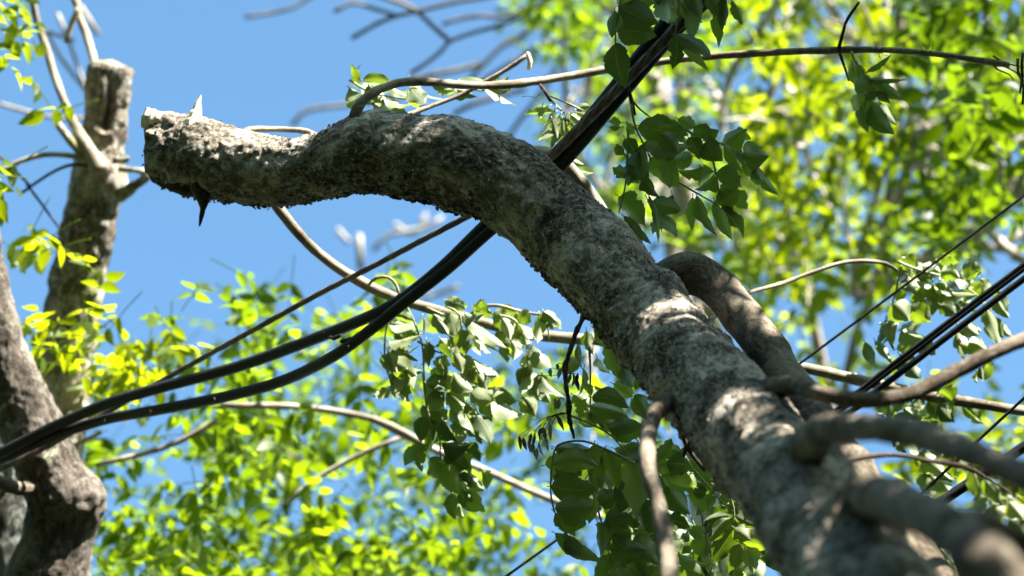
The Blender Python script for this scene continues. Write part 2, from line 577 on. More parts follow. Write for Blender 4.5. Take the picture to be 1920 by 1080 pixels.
def spray(name, parent, d, rachis, leaves, m, stem=M_STEM, dj=0.03, rw=4.0, label=None, seed=1, fold=0.45, curl=0.3, dense=0.5, sunny=0.0):
    """leaves rows: x0,y0,x1,y1,w[,flag]; flag 'b' = the pale underside flipped to the sun, to look washed out"""
    rs = np.random.RandomState(seed)
    mb = MB()
    B, D, Nn, L, W, T = [], [], [], [], [], []
    extra = []
    for row in leaves:
        if rs.rand() < dense:
            ox, oy = rs.normal(0, 9, 2)
            a = rs.normal(0, 0.5)
            vx, vy = row[2] - row[0], row[3] - row[1]
            k = rs.uniform(0.75, 1.05)
            extra.append((row[0] + ox, row[1] + oy, row[0] + ox + k * (vx * math.cos(a) - vy * math.sin(a)), row[1] + oy + k * (vx * math.sin(a) + vy * math.cos(a)), row[4] * k) + (('b',) if rs.rand() < sunny else ()))
    for qi, row in enumerate(list(leaves) + extra):
        x0, y0, x1, y1, w = row[:5]
        fl = row[5] if len(row) > 5 else ''
        dd = d + rs.uniform(-dj, dj) + (0.04 if qi >= len(leaves) else 0)
        p0 = P(x0, y0, dd)
        ln = math.hypot(x1 - x0, y1 - y0)
        p1 = P(x1, y1, dd + rs.uniform(-0.35, 0.25) * ln * d / FPX)
        v = p1 - p0
        B.append(p0)
        D.append(v)
        L.append(np.linalg.norm(v))
        W.append(w * d / FPX * 1.22)
        if fl == 'b':
            nn = -(-VV * 0.55 + UV_ * 0.85 + RV * 0.25 + rs.normal(0, 0.15, 3))
        else:
            nn = VV + rs.normal(0, 0.38, 3)
        Nn.append(nn)
        T.append(rs.uniform(0.05, 1.0))
        # stalk and raised midrib
        side = unit(np.cross(v, nn))
    B, D, Nn = np.array(B), np.array(D), np.array(Nn)
    leaflets(mb, B, D, Nn, np.array(L), np.array(W), hi=True, tint=np.array(T), fold=fold, curl=curl, rs=rs)
    sm = mb
    mb.slot = 1
    for rc in rachis:
        k = len(rc)
        rows = [(x, y, d + 0.004, rw * (1.25 - 0.6 * i / max(1, k - 1))) for i, (x, y) in enumerate(rc)]
        tube(sm, pix(rows), seg=7, step=0.01, rough=0.1, seed=seed)
    for p0, v in zip(B, D):
        a = p0 - unit(v) * 0.007
        tube(sm, [(*a, 0.0009), (*(p0 + v * 0.04), 0.0007)], seg=5, step=0.02)
    return mb.build(name, (m, stem), parent, label=label)


def auto_spray(rows_center, n, seed, box, ln=(60, 90), direction=(0.3, -1)):
    """random hanging leaflet rows for filling a cluster (px)"""
    rs = random.Random(seed)
    out = []
    x0, y0, x1, y1 = box
    for _ in range(n):
        x, y = rs.uniform(x0, x1), rs.uniform(y0, y1)
        a = math.atan2(-direction[1], direction[0]) + rs.uniform(-1.3, 1.3)
        l = rs.uniform(*ln)
        out.append((x, y, x + math.cos(a) * l, y + math.sin(a) * l, l * rs.uniform(0.36, 0.52)))
    return out


def compound(pts_base, dirs0, ups, npair, L, rs, tintc, spread=0.9):
    """vectorised pinnate leaves. returns base,dir,nrm,L,W,tint arrays of leaflets"""
    n = len(pts_base)
    B, D, Nn, LL, WW, T = [], [], [], [], [], []
    dirs0 = dirs0 / np.linalg.norm(dirs0, axis=1)[:, None]
    side = np.cross(dirs0, ups)
    side /= np.linalg.norm(side, axis=1)[:, None] + 1e-9
    up = np.cross(side, dirs0)
    droop = rs.uniform(0.1, 0.7, n)
    L = np.zeros(n) + L
    RL = L * (npair + 0.6) * 0.62
    for k in range(npair + 1):
        s = (k + 0.7) / (npair + 0.7)
        pos = pts_base + dirs0 * (RL * s)[:, None] - np.array((0, 0, 1.0)) * (droop * RL * s * s * 0.6)[:, None]
        tdir = dirs0 - np.array((0, 0, 1.0)) * (droop * s)[:, None]
        for sg in ((-1, 1) if k < npair else (0,)):
            jit = rs.normal(0, 0.22, (n, 3))
            d = tdir * (0.45 if sg else 1.0) + side * sg * spread + jit - np.array((0, 0, 0.25))
            B.append(pos)
            D.append(d)
            Nn.append(up + rs.normal(0, 0.42, (n, 3)))
            l = L * rs.uniform(0.75, 1.15, n) * (1.0 if sg else 1.1)
            LL.append(l)
            WW.append(l * rs.uniform(0.42, 0.56, n))
            T.append(np.clip(tintc + rs.normal(0, 0.2, n), 0, 1))
    return [np.concatenate(a) for a in (B, D, Nn, LL, WW, T)]


# ------------------------------------------------------------------ ground
gm = MB()
S = 600.0
gm.add(np.array([(-S, -S, 0), (S, -S, 0), (S, S, 0), (-S, S, 0)], float), np.array([[0, 1, 2, 3]]))
g = gm.build('ground', M_GRASS)
g['kind'] = 'structure'

# ------------------------------------------------------------------ the broken limb
BASE = np.array((0.62, 0.75, 0.0))
tree = thing('broken_tree', 'thick leaning ash limb with rough lichened bark, snapped off at its upper left end', 'tree', BASE)
LIMB = [(290, 279, 4.40, 112), (296, 278, 4.40, 124), (318, 279, 4.39, 138), (350, 287, 4.38, 144), (390, 301, 4.36, 142), (440, 314, 4.33, 136),
        (525, 322, 4.28, 126), (605, 308, 4.22, 132), (690, 282, 4.17, 145), (785, 291, 4.12, 158),
        (855, 302, 4.08, 160), (935, 338, 4.05, 164), (1015, 395, 4.02, 168), (1085, 457, 3.97, 170),
        (1150, 530, 3.88, 166), (1222, 610, 3.79, 168), (1300, 695, 3.62, 180), (1388, 795, 3.38, 192),
        (1476, 905, 3.08, 194), (1560, 1012, 2.76, 214), (1640, 1130, 2.45, 238), (1740, 1290, 2.15, 296)]
limb_rows = pix(LIMB)
e = np.array(limb_rows[-1][:3])
gp = np.array((BASE[0], BASE[1], -0.1))
limb_rows += [(*(e * 0.55 + gp * 0.45), 0.085), (*(e * 0.2 + gp * 0.8), 0.10), (*gp, 0.13)]


def limb_disp(pos, dirs, s, th, r):
    big = fbm(pos * 9, 3, 3)
    med = fbm(pos * np.array((34, 34, 34)), 3, 9)
    fine = fbm(pos * 95, 3, 17)
    rid = 1 - np.abs(vnoise(pos * 48, 31)) * 2
    xf = 1.0 + 0.7 * np.clip(-(dirs @ UV_), 0, 1)
    d = 0.0055 * big + 0.0028 * med + 0.0019 * fine * xf + 0.0016 * rid * np.clip(med, 0, 1) + 0.0016 * np.clip(fbm(pos * 170, 2, 23), -1, 0.2)
    # collar where the side branch leaves
    c = P(1262, 498, 3.70)
    q = np.exp(-((pos - c) ** 2).sum(-1) / 0.0016)
    d = d + 0.020 * q * (1 + 0.8 * med)
    c = P(830, 372, 4.06)
    d = d + 0.010 * np.exp(-((pos - c) ** 2).sum(-1) / 0.0009)
    for cx, cy, cd, amp, wd in ((1290, 746, 3.53, 0.012, 0.0008), (1440, 738, 3.32, 0.014, 0.0010), (1508, 858, 2.96, 0.014, 0.0014), (1625, 938, 2.6, 0.014, 0.0016), (1272, 535, 3.82, 0.016, 0.0012), (1180, 600, 3.78, 0.006, 0.0008), (1495, 1030, 2.75, 0.012, 0.0008), (1345, 640, 3.5, 0.008, 0.0016), (1450, 860, 3.0, 0.014, 0.0014), (1640, 905, 2.65, 0.020, 0.003), (1530, 850, 2.9, 0.018, 0.0020), (1420, 780, 3.22, 0.010, 0.0010), (1385, 905, 3.25, 0.012, 0.0010), (1500, 960, 2.9, -0.016, 0.0009), (1470, 905, 2.95, 0.012, 0.0008), (1555, 915, 2.75, -0.016, 0.0008), (1600, 985, 2.6, 0.016, 0.0012), (1420, 870, 3.1, -0.012, 0.0006), (1330, 760, 3.45, 0.009, 0.0006), (1540, 1030, 2.7, 0.012, 0.0010)):
        c = P(cx, cy, cd)
        d = d + amp * np.exp(-((pos - c) ** 2).sum(-1) / wd)
    # jagged torn end
    sn = (s / 0.12)[:, None]
    d = d + np.where(sn < 0.5, (0.5 - sn) * 0.022 * vnoise(pos * 70, 5), 0)
    return d


mb = MB()
lc = tube(mb, limb_rows[:-3], seg=170, step=0.0028, disp=limb_disp)
tube(mb, limb_rows[-4:], seg=48, step=0.03, rough=0.1)
mb.build('limb', M_LIMB, tree)

# crusty lichen flakes on the limb, thickest below
ctr, rad, tt, nn_, bb_ = lc
nF = 34000
rs = np.random.RandomState(5)
xpos = (ctr - CAM) @ RV / ((ctr - CAM) @ VV) * FPX + 960
wgt = np.where((xpos > 300) & (xpos < 1420), 1.0, 0.12) + np.where((xpos > 560) & (xpos < 1250), 1.2, 0)
idx = rs.choice(len(ctr), nF, p=wgt / wgt.sum())
th = rs.uniform(0, 2 * np.pi, nF)
dr = nn_[idx] * np.cos(th)[:, None] + bb_[idx] * np.sin(th)[:, None]
dn = -(dr @ UV_)
clump = fbm((ctr[idx] + dr * rad[idx][:, None]) * 22, 3, 77)
keep = rs.rand(nF) < np.clip(0.28 + 0.72 * dn, 0.10, 1) * np.clip(0.55 + clump * 1.6, 0, 1)
idx, dr = idx[keep], dr[keep]
nF = len(idx)
base = ctr[idx] + dr * (rad[idx] + 0.0005)[:, None]
base += dr * (limb_disp(base[:, None, :], dr[:, None, :], np.full(nF, 1.0), 0, 0)[:, 0])[:, None]
tang = np.cross(dr, rs.normal(0, 1, (nF, 3)))
tang /= np.linalg.norm(tang, axis=1)[:, None]
d_ = tang + dr * rs.uniform(0.1, 1.1, nF)[:, None]
mb = MB()
Lf = rs.uniform(0.0025, 0.0055, nF) * (1 + 0.8 * np.clip(dn[keep], 0, 1))
leaflets(mb, base - dr * 0.001, d_, dr + rs.normal(0, 0.3, (nF, 3)), Lf, Lf * rs.uniform(0.7, 1.3, nF), fold=0.5, curl=-0.3, rs=rs)
o = mb.build('lichen_flakes', M_LCH, tree)
o['kind'] = 'stuff'


def spike(mb, rows, m=None, flat=0.45, seg=8):
    tube(mb, pix(rows), seg=seg, step=0.004, rough=0.25, seed=4)


mb = MB()
spike(mb, [(364, 236, 4.34, 44), (367, 216, 4.34, 27), (371, 198, 4.34, 14), (376, 179, 4.34, 3)])
mb.build('splinter', M_WOOD, tree, smooth=False)
mb = MB()
for r0 in ([(274, 240, 4.36, 22), (276, 217, 4.36, 20), (278, 203, 4.36, 9)], [(281, 232, 4.36, 22), (287, 216, 4.36, 22), (289, 206, 4.36, 12)],
           [(292, 230, 4.36, 20), (296, 218, 4.36, 20), (300, 210, 4.36, 8)], [(270, 220, 4.37, 14), (285, 219, 4.36, 18), (306, 219, 4.36, 10)]):
    spike(mb, r0)
mb.build('splinter', M_WOOD, tree, smooth=False, label='jagged pale torn wood at the broken tip')
mb = MB()
spike(mb, [(372, 350, 4.32, 34), (378, 366, 4.31, 24), (381, 380, 4.31, 20), (380, 393, 4.31, 12), (377, 408, 4.31, 9), (374, 424, 4.31, 3)])
spike(mb, [(388, 358, 4.31, 12), (388, 368, 4.31, 9), (385, 385, 4.31, 5)])
spike(mb, [(330, 340, 4.36, 40), (350, 352, 4.35, 34), (375, 356, 4.33, 24)])
mb.build('bark_shard', M_DARKTWIG, tree, label='dark strip of torn bark hanging under the broken end')

# side branches of the limb
branch('side_branch', [(1195, 570, 3.88, 40), (1236, 532, 3.87, 74), (1284, 514, 3.86, 80), (1335, 530, 3.84, 75), (1385, 586, 3.78, 72), (1440, 660, 3.66, 75), (1505, 750, 3.56, 77),
                       (1570, 850, 3.4, 82), (1650, 970, 3.3, 84), (1750, 1100, 3.2, 86), (1880, 1290, 3.0, 90)],
       tree, M_SMOOTH, seg=40, step=0.006, rough=0.05, seed=3, label='smooth grey brown branch curving away beside the rough limb')
branch('side_branch', [(1395, 775, 3.38, 46), (1440, 737, 3.32, 50), (1488, 724, 3.22, 35), (1540, 738, 3.1, 31), (1620, 750, 3.1, 31), (1700, 740, 3.12, 30), (1780, 703, 3.14, 29), (1860, 662, 3.16, 28), (1980, 612, 3.2, 27), (2200, 520, 3.3, 24)],
       tree, M_SMOOTH, seg=18, rough=0.08, seed=8, label='thin smooth branch rising to the right edge')
branch('side_branch', [(1492, 910, 3.06, 70), (1503, 855, 2.96, 76), (1545, 808, 2.74, 60), (1620, 801, 2.52, 55), (1720, 815, 2.4, 55), (1820, 850, 2.25, 58), (1920, 893, 2.15, 60), (2100, 990, 2.0, 60)],
       tree, M_SMOOTH, seg=20, rough=0.06, seed=12, label='blurred near branch arching from the limb to the right')
branch('side_branch', [(1580, 965, 2.80, 64), (1640, 932, 2.54, 84), (1720, 960, 2.14, 84), (1790, 1000, 2.0, 88), (1850, 1060, 1.88, 112), (1950, 1160, 1.8, 110), (2120, 1350, 1.7, 110)],
       tree, M_SMOOTH, seg=24, rough=0.07, seed=15, label='thick forked blurred stub nearest the camera',
       extra=([(1780, 985, 1.97, 60), (1830, 975, 2.0, 56), (1880, 1000, 2.02, 52), (1960, 1045, 2.05, 50), (2100, 1110, 2.1, 46)],))
branch('side_branch', [(1440, 940, 3.1, 70), (1480, 1010, 3.0, 90), (1512, 1090, 2.7, 88), (1560, 1200, 2.6, 88)], tree, M_SMOOTH, seg=22, rough=0.06, seed=18)
branch('side_branch', [(1345, 775, 3.56, 40), (1300, 752, 3.54, 44), (1260, 752, 3.50, 35), (1230, 775, 3.44, 32), (1215, 818, 3.36, 30), (1216, 880, 3.2, 31), (1234, 950, 3.15, 33), (1247, 1010, 3.1, 34), (1256, 1110, 3.0, 36), (1262, 1300, 2.8, 36)],
       tree, M_SMOOTH, seg=18, rough=0.10, seed=21, label='drooping branch curling down from the underside of the limb')
top = branch('side_branch', [(664, 230, 4.17, 24), (668, 206, 4.16, 22), (690, 180, 4.17, 18), (735, 158, 4.2, 17), (790, 153, 4.22, 16), (880, 160, 4.26, 16), (960, 158, 4.3, 16), (1060, 144, 4.34, 15), (1160, 127, 4.36, 15),
             (1300, 109, 4.36, 14), (1440, 99, 4.33, 13), (1560, 94, 4.3, 13), (1660, 94, 4.28, 12), (1760, 102, 4.26, 11), (1865, 118, 4.25, 13), (1892, 122, 4.25, 10)],
             tree, M_TWIG, seg=12, rough=0.12, seed=24, label='long thin branch crossing the whole top of the view')
branch('twig', [(1572, 96, 4.29, 8), (1576, 78, 4.28, 7), (1585, 45, 4.27, 6), (1596, 25, 4.27, 6), (1611, 4, 4.27, 5)], top, M_DARKTWIG, seg=7, rough=0.2)
branch('twig', [(1574, 98, 4.29, 6), (1582, 122, 4.28, 5), (1592, 152, 4.28, 4)], top, M_DARKTWIG, seg=7, rough=0.2)
for q, rws in enumerate(([(1860, 118), (1870, 130), (1893, 140), (1900, 152)], [(1865, 112), (1882, 124), (1905, 136), (1915, 150)], [(1862, 105), (1885, 118), (1925, 128)],
                         [(1908, 110), (1909, 135), (1915, 150), (1912, 175)], [(1918, 100), (1916, 130), (1919, 165), (1917, 196)])):
    k = len(rws)
    branch('twig', [(x, y, 4.25, (6 if q > 2 else 4) * (1 - 0.4 * i / k)) for i, (x, y) in enumerate(rws)], top, M_TWIG if q < 4 else M_DARKTWIG, seg=6, rough=0.25)
mb = MB()
rs2 = random.Random(3)
for (x, y) in ((1648, 95), (1735, 100), (1730, 100), (1640, 95), (1745, 100)):
    for q in range(3):
        a = rs2.uniform(-2.8, 2.8)
        l = rs2.uniform(14, 30)
        tube(mb, pix([(x, y, 4.25, 1.3), (x + math.cos(a) * l * .5, y - math.sin(a) * l * .5, 4.24, 1.1), (x + math.cos(a + .3) * l, y - math.sin(a + .3) * l, 4.23, 0.7)]), seg=4, step=0.006)
mb.build('hair_twig', M_DARKTWIG, top)
branch('side_branch', [(940, 330, 4.19, 30), (1000, 288, 4.21, 32), (1050, 305, 4.25, 32), (1085, 340, 4.27, 30), (1120, 385, 4.28, 26), (1180, 480, 4.25, 26)], tree, M_TWIG, seg=16, rough=0.08, seed=30)
branch('side_branch', [(445, 262, 4.35, 12), (460, 246, 4.38, 12), (480, 242, 4.4, 11), (530, 243, 4.42, 11), (575, 247, 4.42, 11), (620, 270, 4.4, 11)], tree, M_TWIG, seg=10, seed=31, label='small pale twig lying over the lit top of the limb')
seedtwig = branch('side_branch', [(1120, 570, 3.98, 11), (1100, 585, 3.96, 10), (1082, 620, 3.95, 10), (1068, 660, 3.94, 9), (1060, 690, 3.94, 11), (1060, 715, 3.94, 8), (1066, 752, 3.94, 9), (1066, 772, 3.94, 11), (1071, 800, 3.94, 8), (1076, 822, 3.95, 6)],
                  tree, M_SMOOTH, seg=10, step=0.004, rough=0.4, seed=33, label='dark knobbly twig hanging below the limb with seed clusters')
branch('side_branch', [(1268, 760, 3.78, 10), (1272, 800, 3.78, 10), (1285, 828, 3.78, 10), (1296, 850, 3.78, 9), (1322, 882, 3.78, 8)], tree, M_DARKTWIG, seg=8, rough=0.2,
       extra=([(1330, 790, 3.78, 8), (1304, 812, 3.78, 9), (1287, 838, 3.78, 8), (1282, 856, 3.78, 7)],))
mb = MB()
for q in range(16):
    a = rs2.uniform(0.3, 3.0) if q % 2 else rs2.uniform(-0.6, 0.3)
    l = rs2.uniform(20, 55)
    tube(mb, pix([(1376, 925, 3.6, 2.2), (1376 - math.cos(a) * l * .6, 920 - math.sin(a) * l * .5, 3.6, 1.5), (1376 - math.cos(a + .2) * l, 918 - math.sin(a + .4) * l, 3.58, 0.7)]), seg=4, step=0.006)
tube(mb, pix([(1380, 905, 3.62, 7), (1377, 920, 3.6, 11), (1373, 935, 3.6, 7)]), seg=8, step=0.004, rough=0.3)
mb.build('dead_stalk', M_TWIG, tree)
stub = branch('side_branch', [(740, 225, 4.3, 9), (790, 206, 4.33, 9), (860, 180, 4.36, 9), (905, 156, 4.36, 10), (940, 136, 4.36, 9), (965, 120, 4.36, 9), (994, 101, 4.36, 9)], tree, M_TWIG, seg=9, rough=0.2, seed=36)
mb = MB()
spike(mb, [(988, 98, 4.35, 4), (992, 108, 4.35, 10), (993, 120, 4.35, 9), (990, 130, 4.35, 7)])
mb.build('cut_end', M_WOOD, stub)
branch('side_branch', [(1560, 870, 3.2, 10), (1625, 856, 3.22, 10), (1680, 853, 3.24, 9), (1740, 864, 3.26, 9), (1782, 870, 3.28, 10), (1822, 882, 3.3, 9), (1846, 895, 3.32, 7), (1880, 915, 3.35, 5), (1925, 945, 3.4, 4)],
       tree, M_DARKTWIG, seg=8, rough=0.2, seed=39, extra=([(1785, 870, 3.28, 5), (1789, 845, 3.28, 3), (1798, 818, 3.28, 2)],))
branch('side_branch', [(1330, 600, 3.95, 9), (1395, 553, 4.3, 8), (1470, 530, 4.42, 8), (1560, 498, 4.46, 8), (1612, 489, 4.48, 8), (1660, 494, 4.5, 8), (1682, 507, 4.5, 6)], tree, M_TWIG, seg=8, rough=0.2, seed=42, label='thin pale twig behind the limb reaching sunlit leaves')
branch('side_branch', [(1148, 120, 4.3, 7), (1172, 150, 4.12, 8), (1183, 185, 4.08, 8), (1190, 215, 4.06, 6)], tree, M_DARKTWIG, seg=8, rough=0.2, extra=([(1185, 188, 4.08, 4), (1200, 205, 4.08, 3), (1222, 222, 4.08, 2.5)],))
branch('side_branch', [(1012, 158, 4.32, 6), (1022, 172, 4.3, 8), (1033, 190, 4.3, 6)], tree, M_DARKTWIG, seg=7, rough=0.25, extra=([(1026, 178, 4.3, 3), (1060, 192, 4.3, 3), (1098, 210, 4.3, 2)], [(1018, 170, 4.3, 2), (1005, 182, 4.3, 1.6), (990, 180, 4.3, 1.2), (978, 182, 4.3, 1)]))

# --- leaves on the broken tree
spray('foliage', tree, 4.0, [[(1170, -50), (1162, 12), (1156, 40), (1154, 62), (1154, 88)], [(1276, -30), (1270, 40), (1266, 66)], [(1240, -60), (1249, -12)], [(1352, -60), (1350, -5)]],
      [(1161, 13, 1236, 44, 52), (1157, 58, 1231, 66, 54), (1154, 80, 1174, 162, 46), (1249, -12, 1245, 58, 48), (1273, 3, 1316, 78, 42), (1266, 66, 1261, 131, 30),
       (1265, 66, 1352, 112, 30), (1272, 70, 1336, 128, 20), (1320, -8, 1346, 36, 26), (1350, -12, 1348, 90, 30), (1360, -10, 1352, 60, 26), (1372, 2, 1393, 46, 24), (1184, -22, 1216, 46, 54),
       (1165, -20, 1172, 60, 40), (1290, -20, 1310, 40, 34), (1230, -30, 1262, 20, 40), (1152, 20, 1146, 70, 26)], M_LEAF, seed=51, dense=0.55, sunny=0.08, fold=0.6, curl=0.4, dj=0.035, label='dark shaded leaves hanging over the cables at the top edge')
spray('foliage', tree, 4.03, [[(1183, 195), (1187, 220), (1193, 243), (1206, 268), (1222, 300)], [(1178, 245), (1176, 300), (1172, 350), (1160, 400)]],
      [(1195, 241, 1291, 254, 52), (1208, 268, 1291, 296, 46), (1219, 296, 1268, 357, 46), (1205, 270, 1205, 366, 30), (1172, 260, 1192, 294, 26), (1176, 327, 1145, 314, 22),
       (1177, 311, 1197, 338, 26), (1160, 368, 1222, 408, 52), (1221, 379, 1279, 387, 40), (1228, 397, 1267, 448, 36), (1216, 366, 1241, 464, 13), (1169, 405, 1228, 460, 20),
       (1260, 365, 1268, 413, 20), (1200, 235, 1262, 228, 20), (1190, 250, 1170, 230, 20), (1165, 230, 1140, 228, 16), (1250, 300, 1262, 350, 34), (1240, 250, 1272, 290, 36),
       (1210, 330, 1232, 372, 30), (1170, 290, 1150, 270, 18)], M_LEAF, seed=52, dense=0.55, sunny=0.08, fold=0.6, curl=0.4, label='large dark leaves hanging right of the crossing cables')
spray('foliage', tree, 4.08, [[(1262, 225), (1299, 252), (1343, 266), (1375, 280), (1392, 290), (1412, 306)], [(1240, 325), (1273, 343), (1306, 362), (1340, 381)], [(1330, 265), (1342, 325), (1350, 365)]],
      [(1272, 223, 1307, 240, 30), (1321, 262, 1347, 243, 30), (1358, 270, 1402, 248, 46), (1392, 290, 1444, 291, 44), (1358, 272, 1394, 323, 20), (1322, 265, 1354, 302, 40), (1291, 258, 1312, 300, 30),
       (1410, 310, 1456, 368, 26), (1392, 301, 1428, 350, 18), (1317, 314, 1270, 331, 34), (1338, 328, 1309, 362, 34), (1343, 324, 1396, 346, 38), (1343, 381, 1391, 352, 36), (1306, 366, 1338, 445, 26),
       (1343, 384, 1375, 455, 24), (1353, 387, 1388, 429, 30), (1379, 356, 1402, 392, 32), (1369, 405, 1403, 437, 24), (1400, 300, 1432, 345, 24), (1300, 240, 1340, 262, 30), (1350, 395, 1380, 400, 20)],
      M_LEAF, seed=53, dense=0.55, sunny=0.08, fold=0.6, curl=0.4, label='smaller serrated leaves at the outer end of the cluster')
spray('foliage', top, 4.26, [[(1596, 96), (1603, 115), (1618, 135), (1632, 160), (1644, 180)]],
      [(1608, 120, 1614, 165, 28), (1625, 140, 1613, 184, 32), (1630, 150, 1691, 186, 30), (1625, 148, 1694, 163, 14), (1637, 163, 1617, 194, 26), (1620, 178, 1590, 212, 26), (1613, 190, 1628, 249, 24),
       (1632, 198, 1673, 256, 38), (1642, 172, 1668, 196, 20), (1600, 130, 1602, 160, 18)], M_LEAF, seed=54, dense=0.55, sunny=0.08, fold=0.6, curl=0.4, dj=0.02, label='small hanging leaf tuft on the thin top branch')
spray('foliage', tree, 4.05, [[(1190, 867), (1176, 861), (1135, 842), (1094, 827), (1054, 831), (1039, 847), (1033, 891), (1033, 929), (1039, 957), (1054, 992), (1080, 1020)]],
      [(1041, 838, 1116, 843, 38), (1036, 870, 1122, 874, 46), (1033, 912, 1119, 917, 52), (1041, 954, 1114, 950, 56), (1135, 844, 1158, 920, 40), (1176, 864, 1202, 974, 58), (1115, 834, 1116, 878, 28),
       (1041, 962, 1079, 1006, 30), (1041, 1000, 1132, 1054, 30), (1060, 1010, 1096, 1042, 28), (1060, 1000, 1072, 1030, 24)], M_LEAF, seed=55, dj=0.02, curl=0.1, label='big compound leaf in a neat comb of leaflets left of the drooping branch')
spray('foliage', tree, 4.10, [[(1100, 900), (1113, 929), (1126, 973), (1138, 1023), (1152, 1080)]],
      [(1120, 940, 1167, 924, 38), (1132, 981, 1190, 974, 46), (1142, 1026, 1212, 1030, 50), (1125, 985, 1140, 1046, 28), (1155, 1078, 1234, 1078, 40), (1120, 935, 1108, 985, 26), (1150, 1000, 1180, 1030, 36),
       (1145, 1040, 1120, 1090, 30), (1190, 930, 1220, 985, 40), (1180, 1040, 1210, 1085, 40)], M_LEAF, seed=56, dj=0.03)
spray('foliage', tree, 4.16, [[(1072, 780), (1110, 796), (1145, 816), (1176, 850), (1230, 905)], [(1180, 862), (1215, 850), (1260, 862)]],
      [(1145, 816, 1215, 795, 36), (1157, 849, 1216, 834, 26), (1176, 860, 1256, 857, 38), (1233, 872, 1302, 878, 30), (1236, 893, 1302, 905, 38), (1242, 910, 1294, 962, 44), (1107, 760, 1178, 774, 34),
       (1100, 748, 1082, 792, 30), (1252, 975, 1292, 994, 34), (1215, 890, 1246, 930, 40), (1200, 870, 1220, 915, 34), (1220, 960, 1252, 1010, 40), (1230, 1020, 1270, 1060, 40), (1200, 1000, 1226, 1060, 44),
       (1250, 840, 1290, 850, 26), (1130, 790, 1180, 800, 26), (1190, 905, 1210, 960, 40)], M_LEAF, seed=57, dj=0.05)
spray('foliage', tree, 3.86, [[(1367, 928), (1375, 950), (1376, 970), (1376, 988), (1392, 1024)]],
      [(1376, 967, 1431, 988, 26), (1372, 972, 1332, 1017, 30), (1375, 991, 1336, 1056, 42), (1389, 1016, 1448, 1024, 40), (1386, 1019, 1364, 1075, 28), (1393, 1024, 1419, 1078, 36), (1378, 991, 1408, 1014, 34)],
      M_LEAFSUN, seed=58, dj=0.015, label='pale veined leaf seen from below under the limb')
spray('foliage', tree, 4.0, [[(1300, 880), (1330, 915), (1361, 949), (1380, 965)], [(1315, 960), (1322, 1000), (1336, 1050)]],
      [(1342, 931, 1303, 964, 30), (1361, 949, 1330, 984, 32), (1325, 919, 1296, 922, 28), (1250, 870, 1304, 874, 40), (1250, 894, 1309, 902, 38), (1250, 913, 1292, 967, 40), (1300, 888, 1354, 886, 36),
       (1272, 1035, 1329, 1059, 38), (1278, 1063, 1323, 1082, 30), (1317, 985, 1303, 1017, 32), (1325, 1022, 1336, 1067, 30), (1422, 1038, 1433, 1064, 24), (1439, 1035, 1462, 1073, 34), (1267, 997, 1301, 1014, 26),
       (1250, 975, 1291, 987, 34), (1340, 900, 1380, 905, 34), (1350, 930, 1380, 950, 30), (1400, 990, 1430, 1010, 30), (1405, 1050, 1430, 1090, 40), (1300, 1010, 1330, 1040, 40), (1290, 930, 1330, 950, 36)],
      M_LEAF, seed=59, dj=0.08)
# deeper dark leaves closing the bottom cluster
spray('foliage', tree, 4.32, [[(1180, 800), (1230, 880), (1290, 960), (1330, 1060)]],
      auto_spray(0, 62, 4, (1150, 830, 1400, 1080), (58, 92)) + auto_spray(0, 12, 5, (1060, 850, 1130, 960), (60, 80)) + auto_spray(0, 14, 6, (1100, 1010, 1240, 1100), (60, 90)), M_LEAF, seed=60, dj=0.12)
spray('foliage', tree, 4.25, [[(1105, 650), (1107, 700), (1107, 785)], [(1150, 640), (1200, 700), (1240, 760)]],
      [(1140, 640, 1170, 716, 42), (1170, 650, 1221, 710, 26), (1075, 740, 1105, 766, 32), (1110, 745, 1182, 766, 38), (1120, 670, 1136, 706, 26), (1115, 725, 1146, 736, 22, 'b'), (1180, 705, 1216, 716, 26),
       (1095, 690, 1085, 740, 26), (1150, 720, 1190, 745, 34), (1120, 780, 1165, 805, 34), (1190, 740, 1225, 790, 36), (1130, 620, 1150, 660, 30), (1165, 690, 1190, 730, 30), (1085, 780, 1120, 800, 28),
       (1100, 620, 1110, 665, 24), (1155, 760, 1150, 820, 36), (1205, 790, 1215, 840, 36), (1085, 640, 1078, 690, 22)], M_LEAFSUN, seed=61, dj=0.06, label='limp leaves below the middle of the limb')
spray('foliage', tree, 4.33, [[(1033, 188), (1045, 200), (1060, 215)], [(1060, 192), (1095, 208)]],
      [(1017, 200, 1013, 224, 14), (1050, 215, 1010, 272, 20), (1060, 220, 1034, 280, 22), (1070, 215, 1092, 232, 16), (1080, 205, 1112, 200, 16), (1075, 318, 1113, 331, 20, 'b'), (1040, 205, 1022, 240, 14, 'b'),
       (1055, 225, 1062, 260, 14), (1035, 225, 1045, 262, 14), (1065, 235, 1078, 262, 16), (1080, 240, 1070, 285, 18)], M_LEAFSUN, seed=62, dj=0.02)
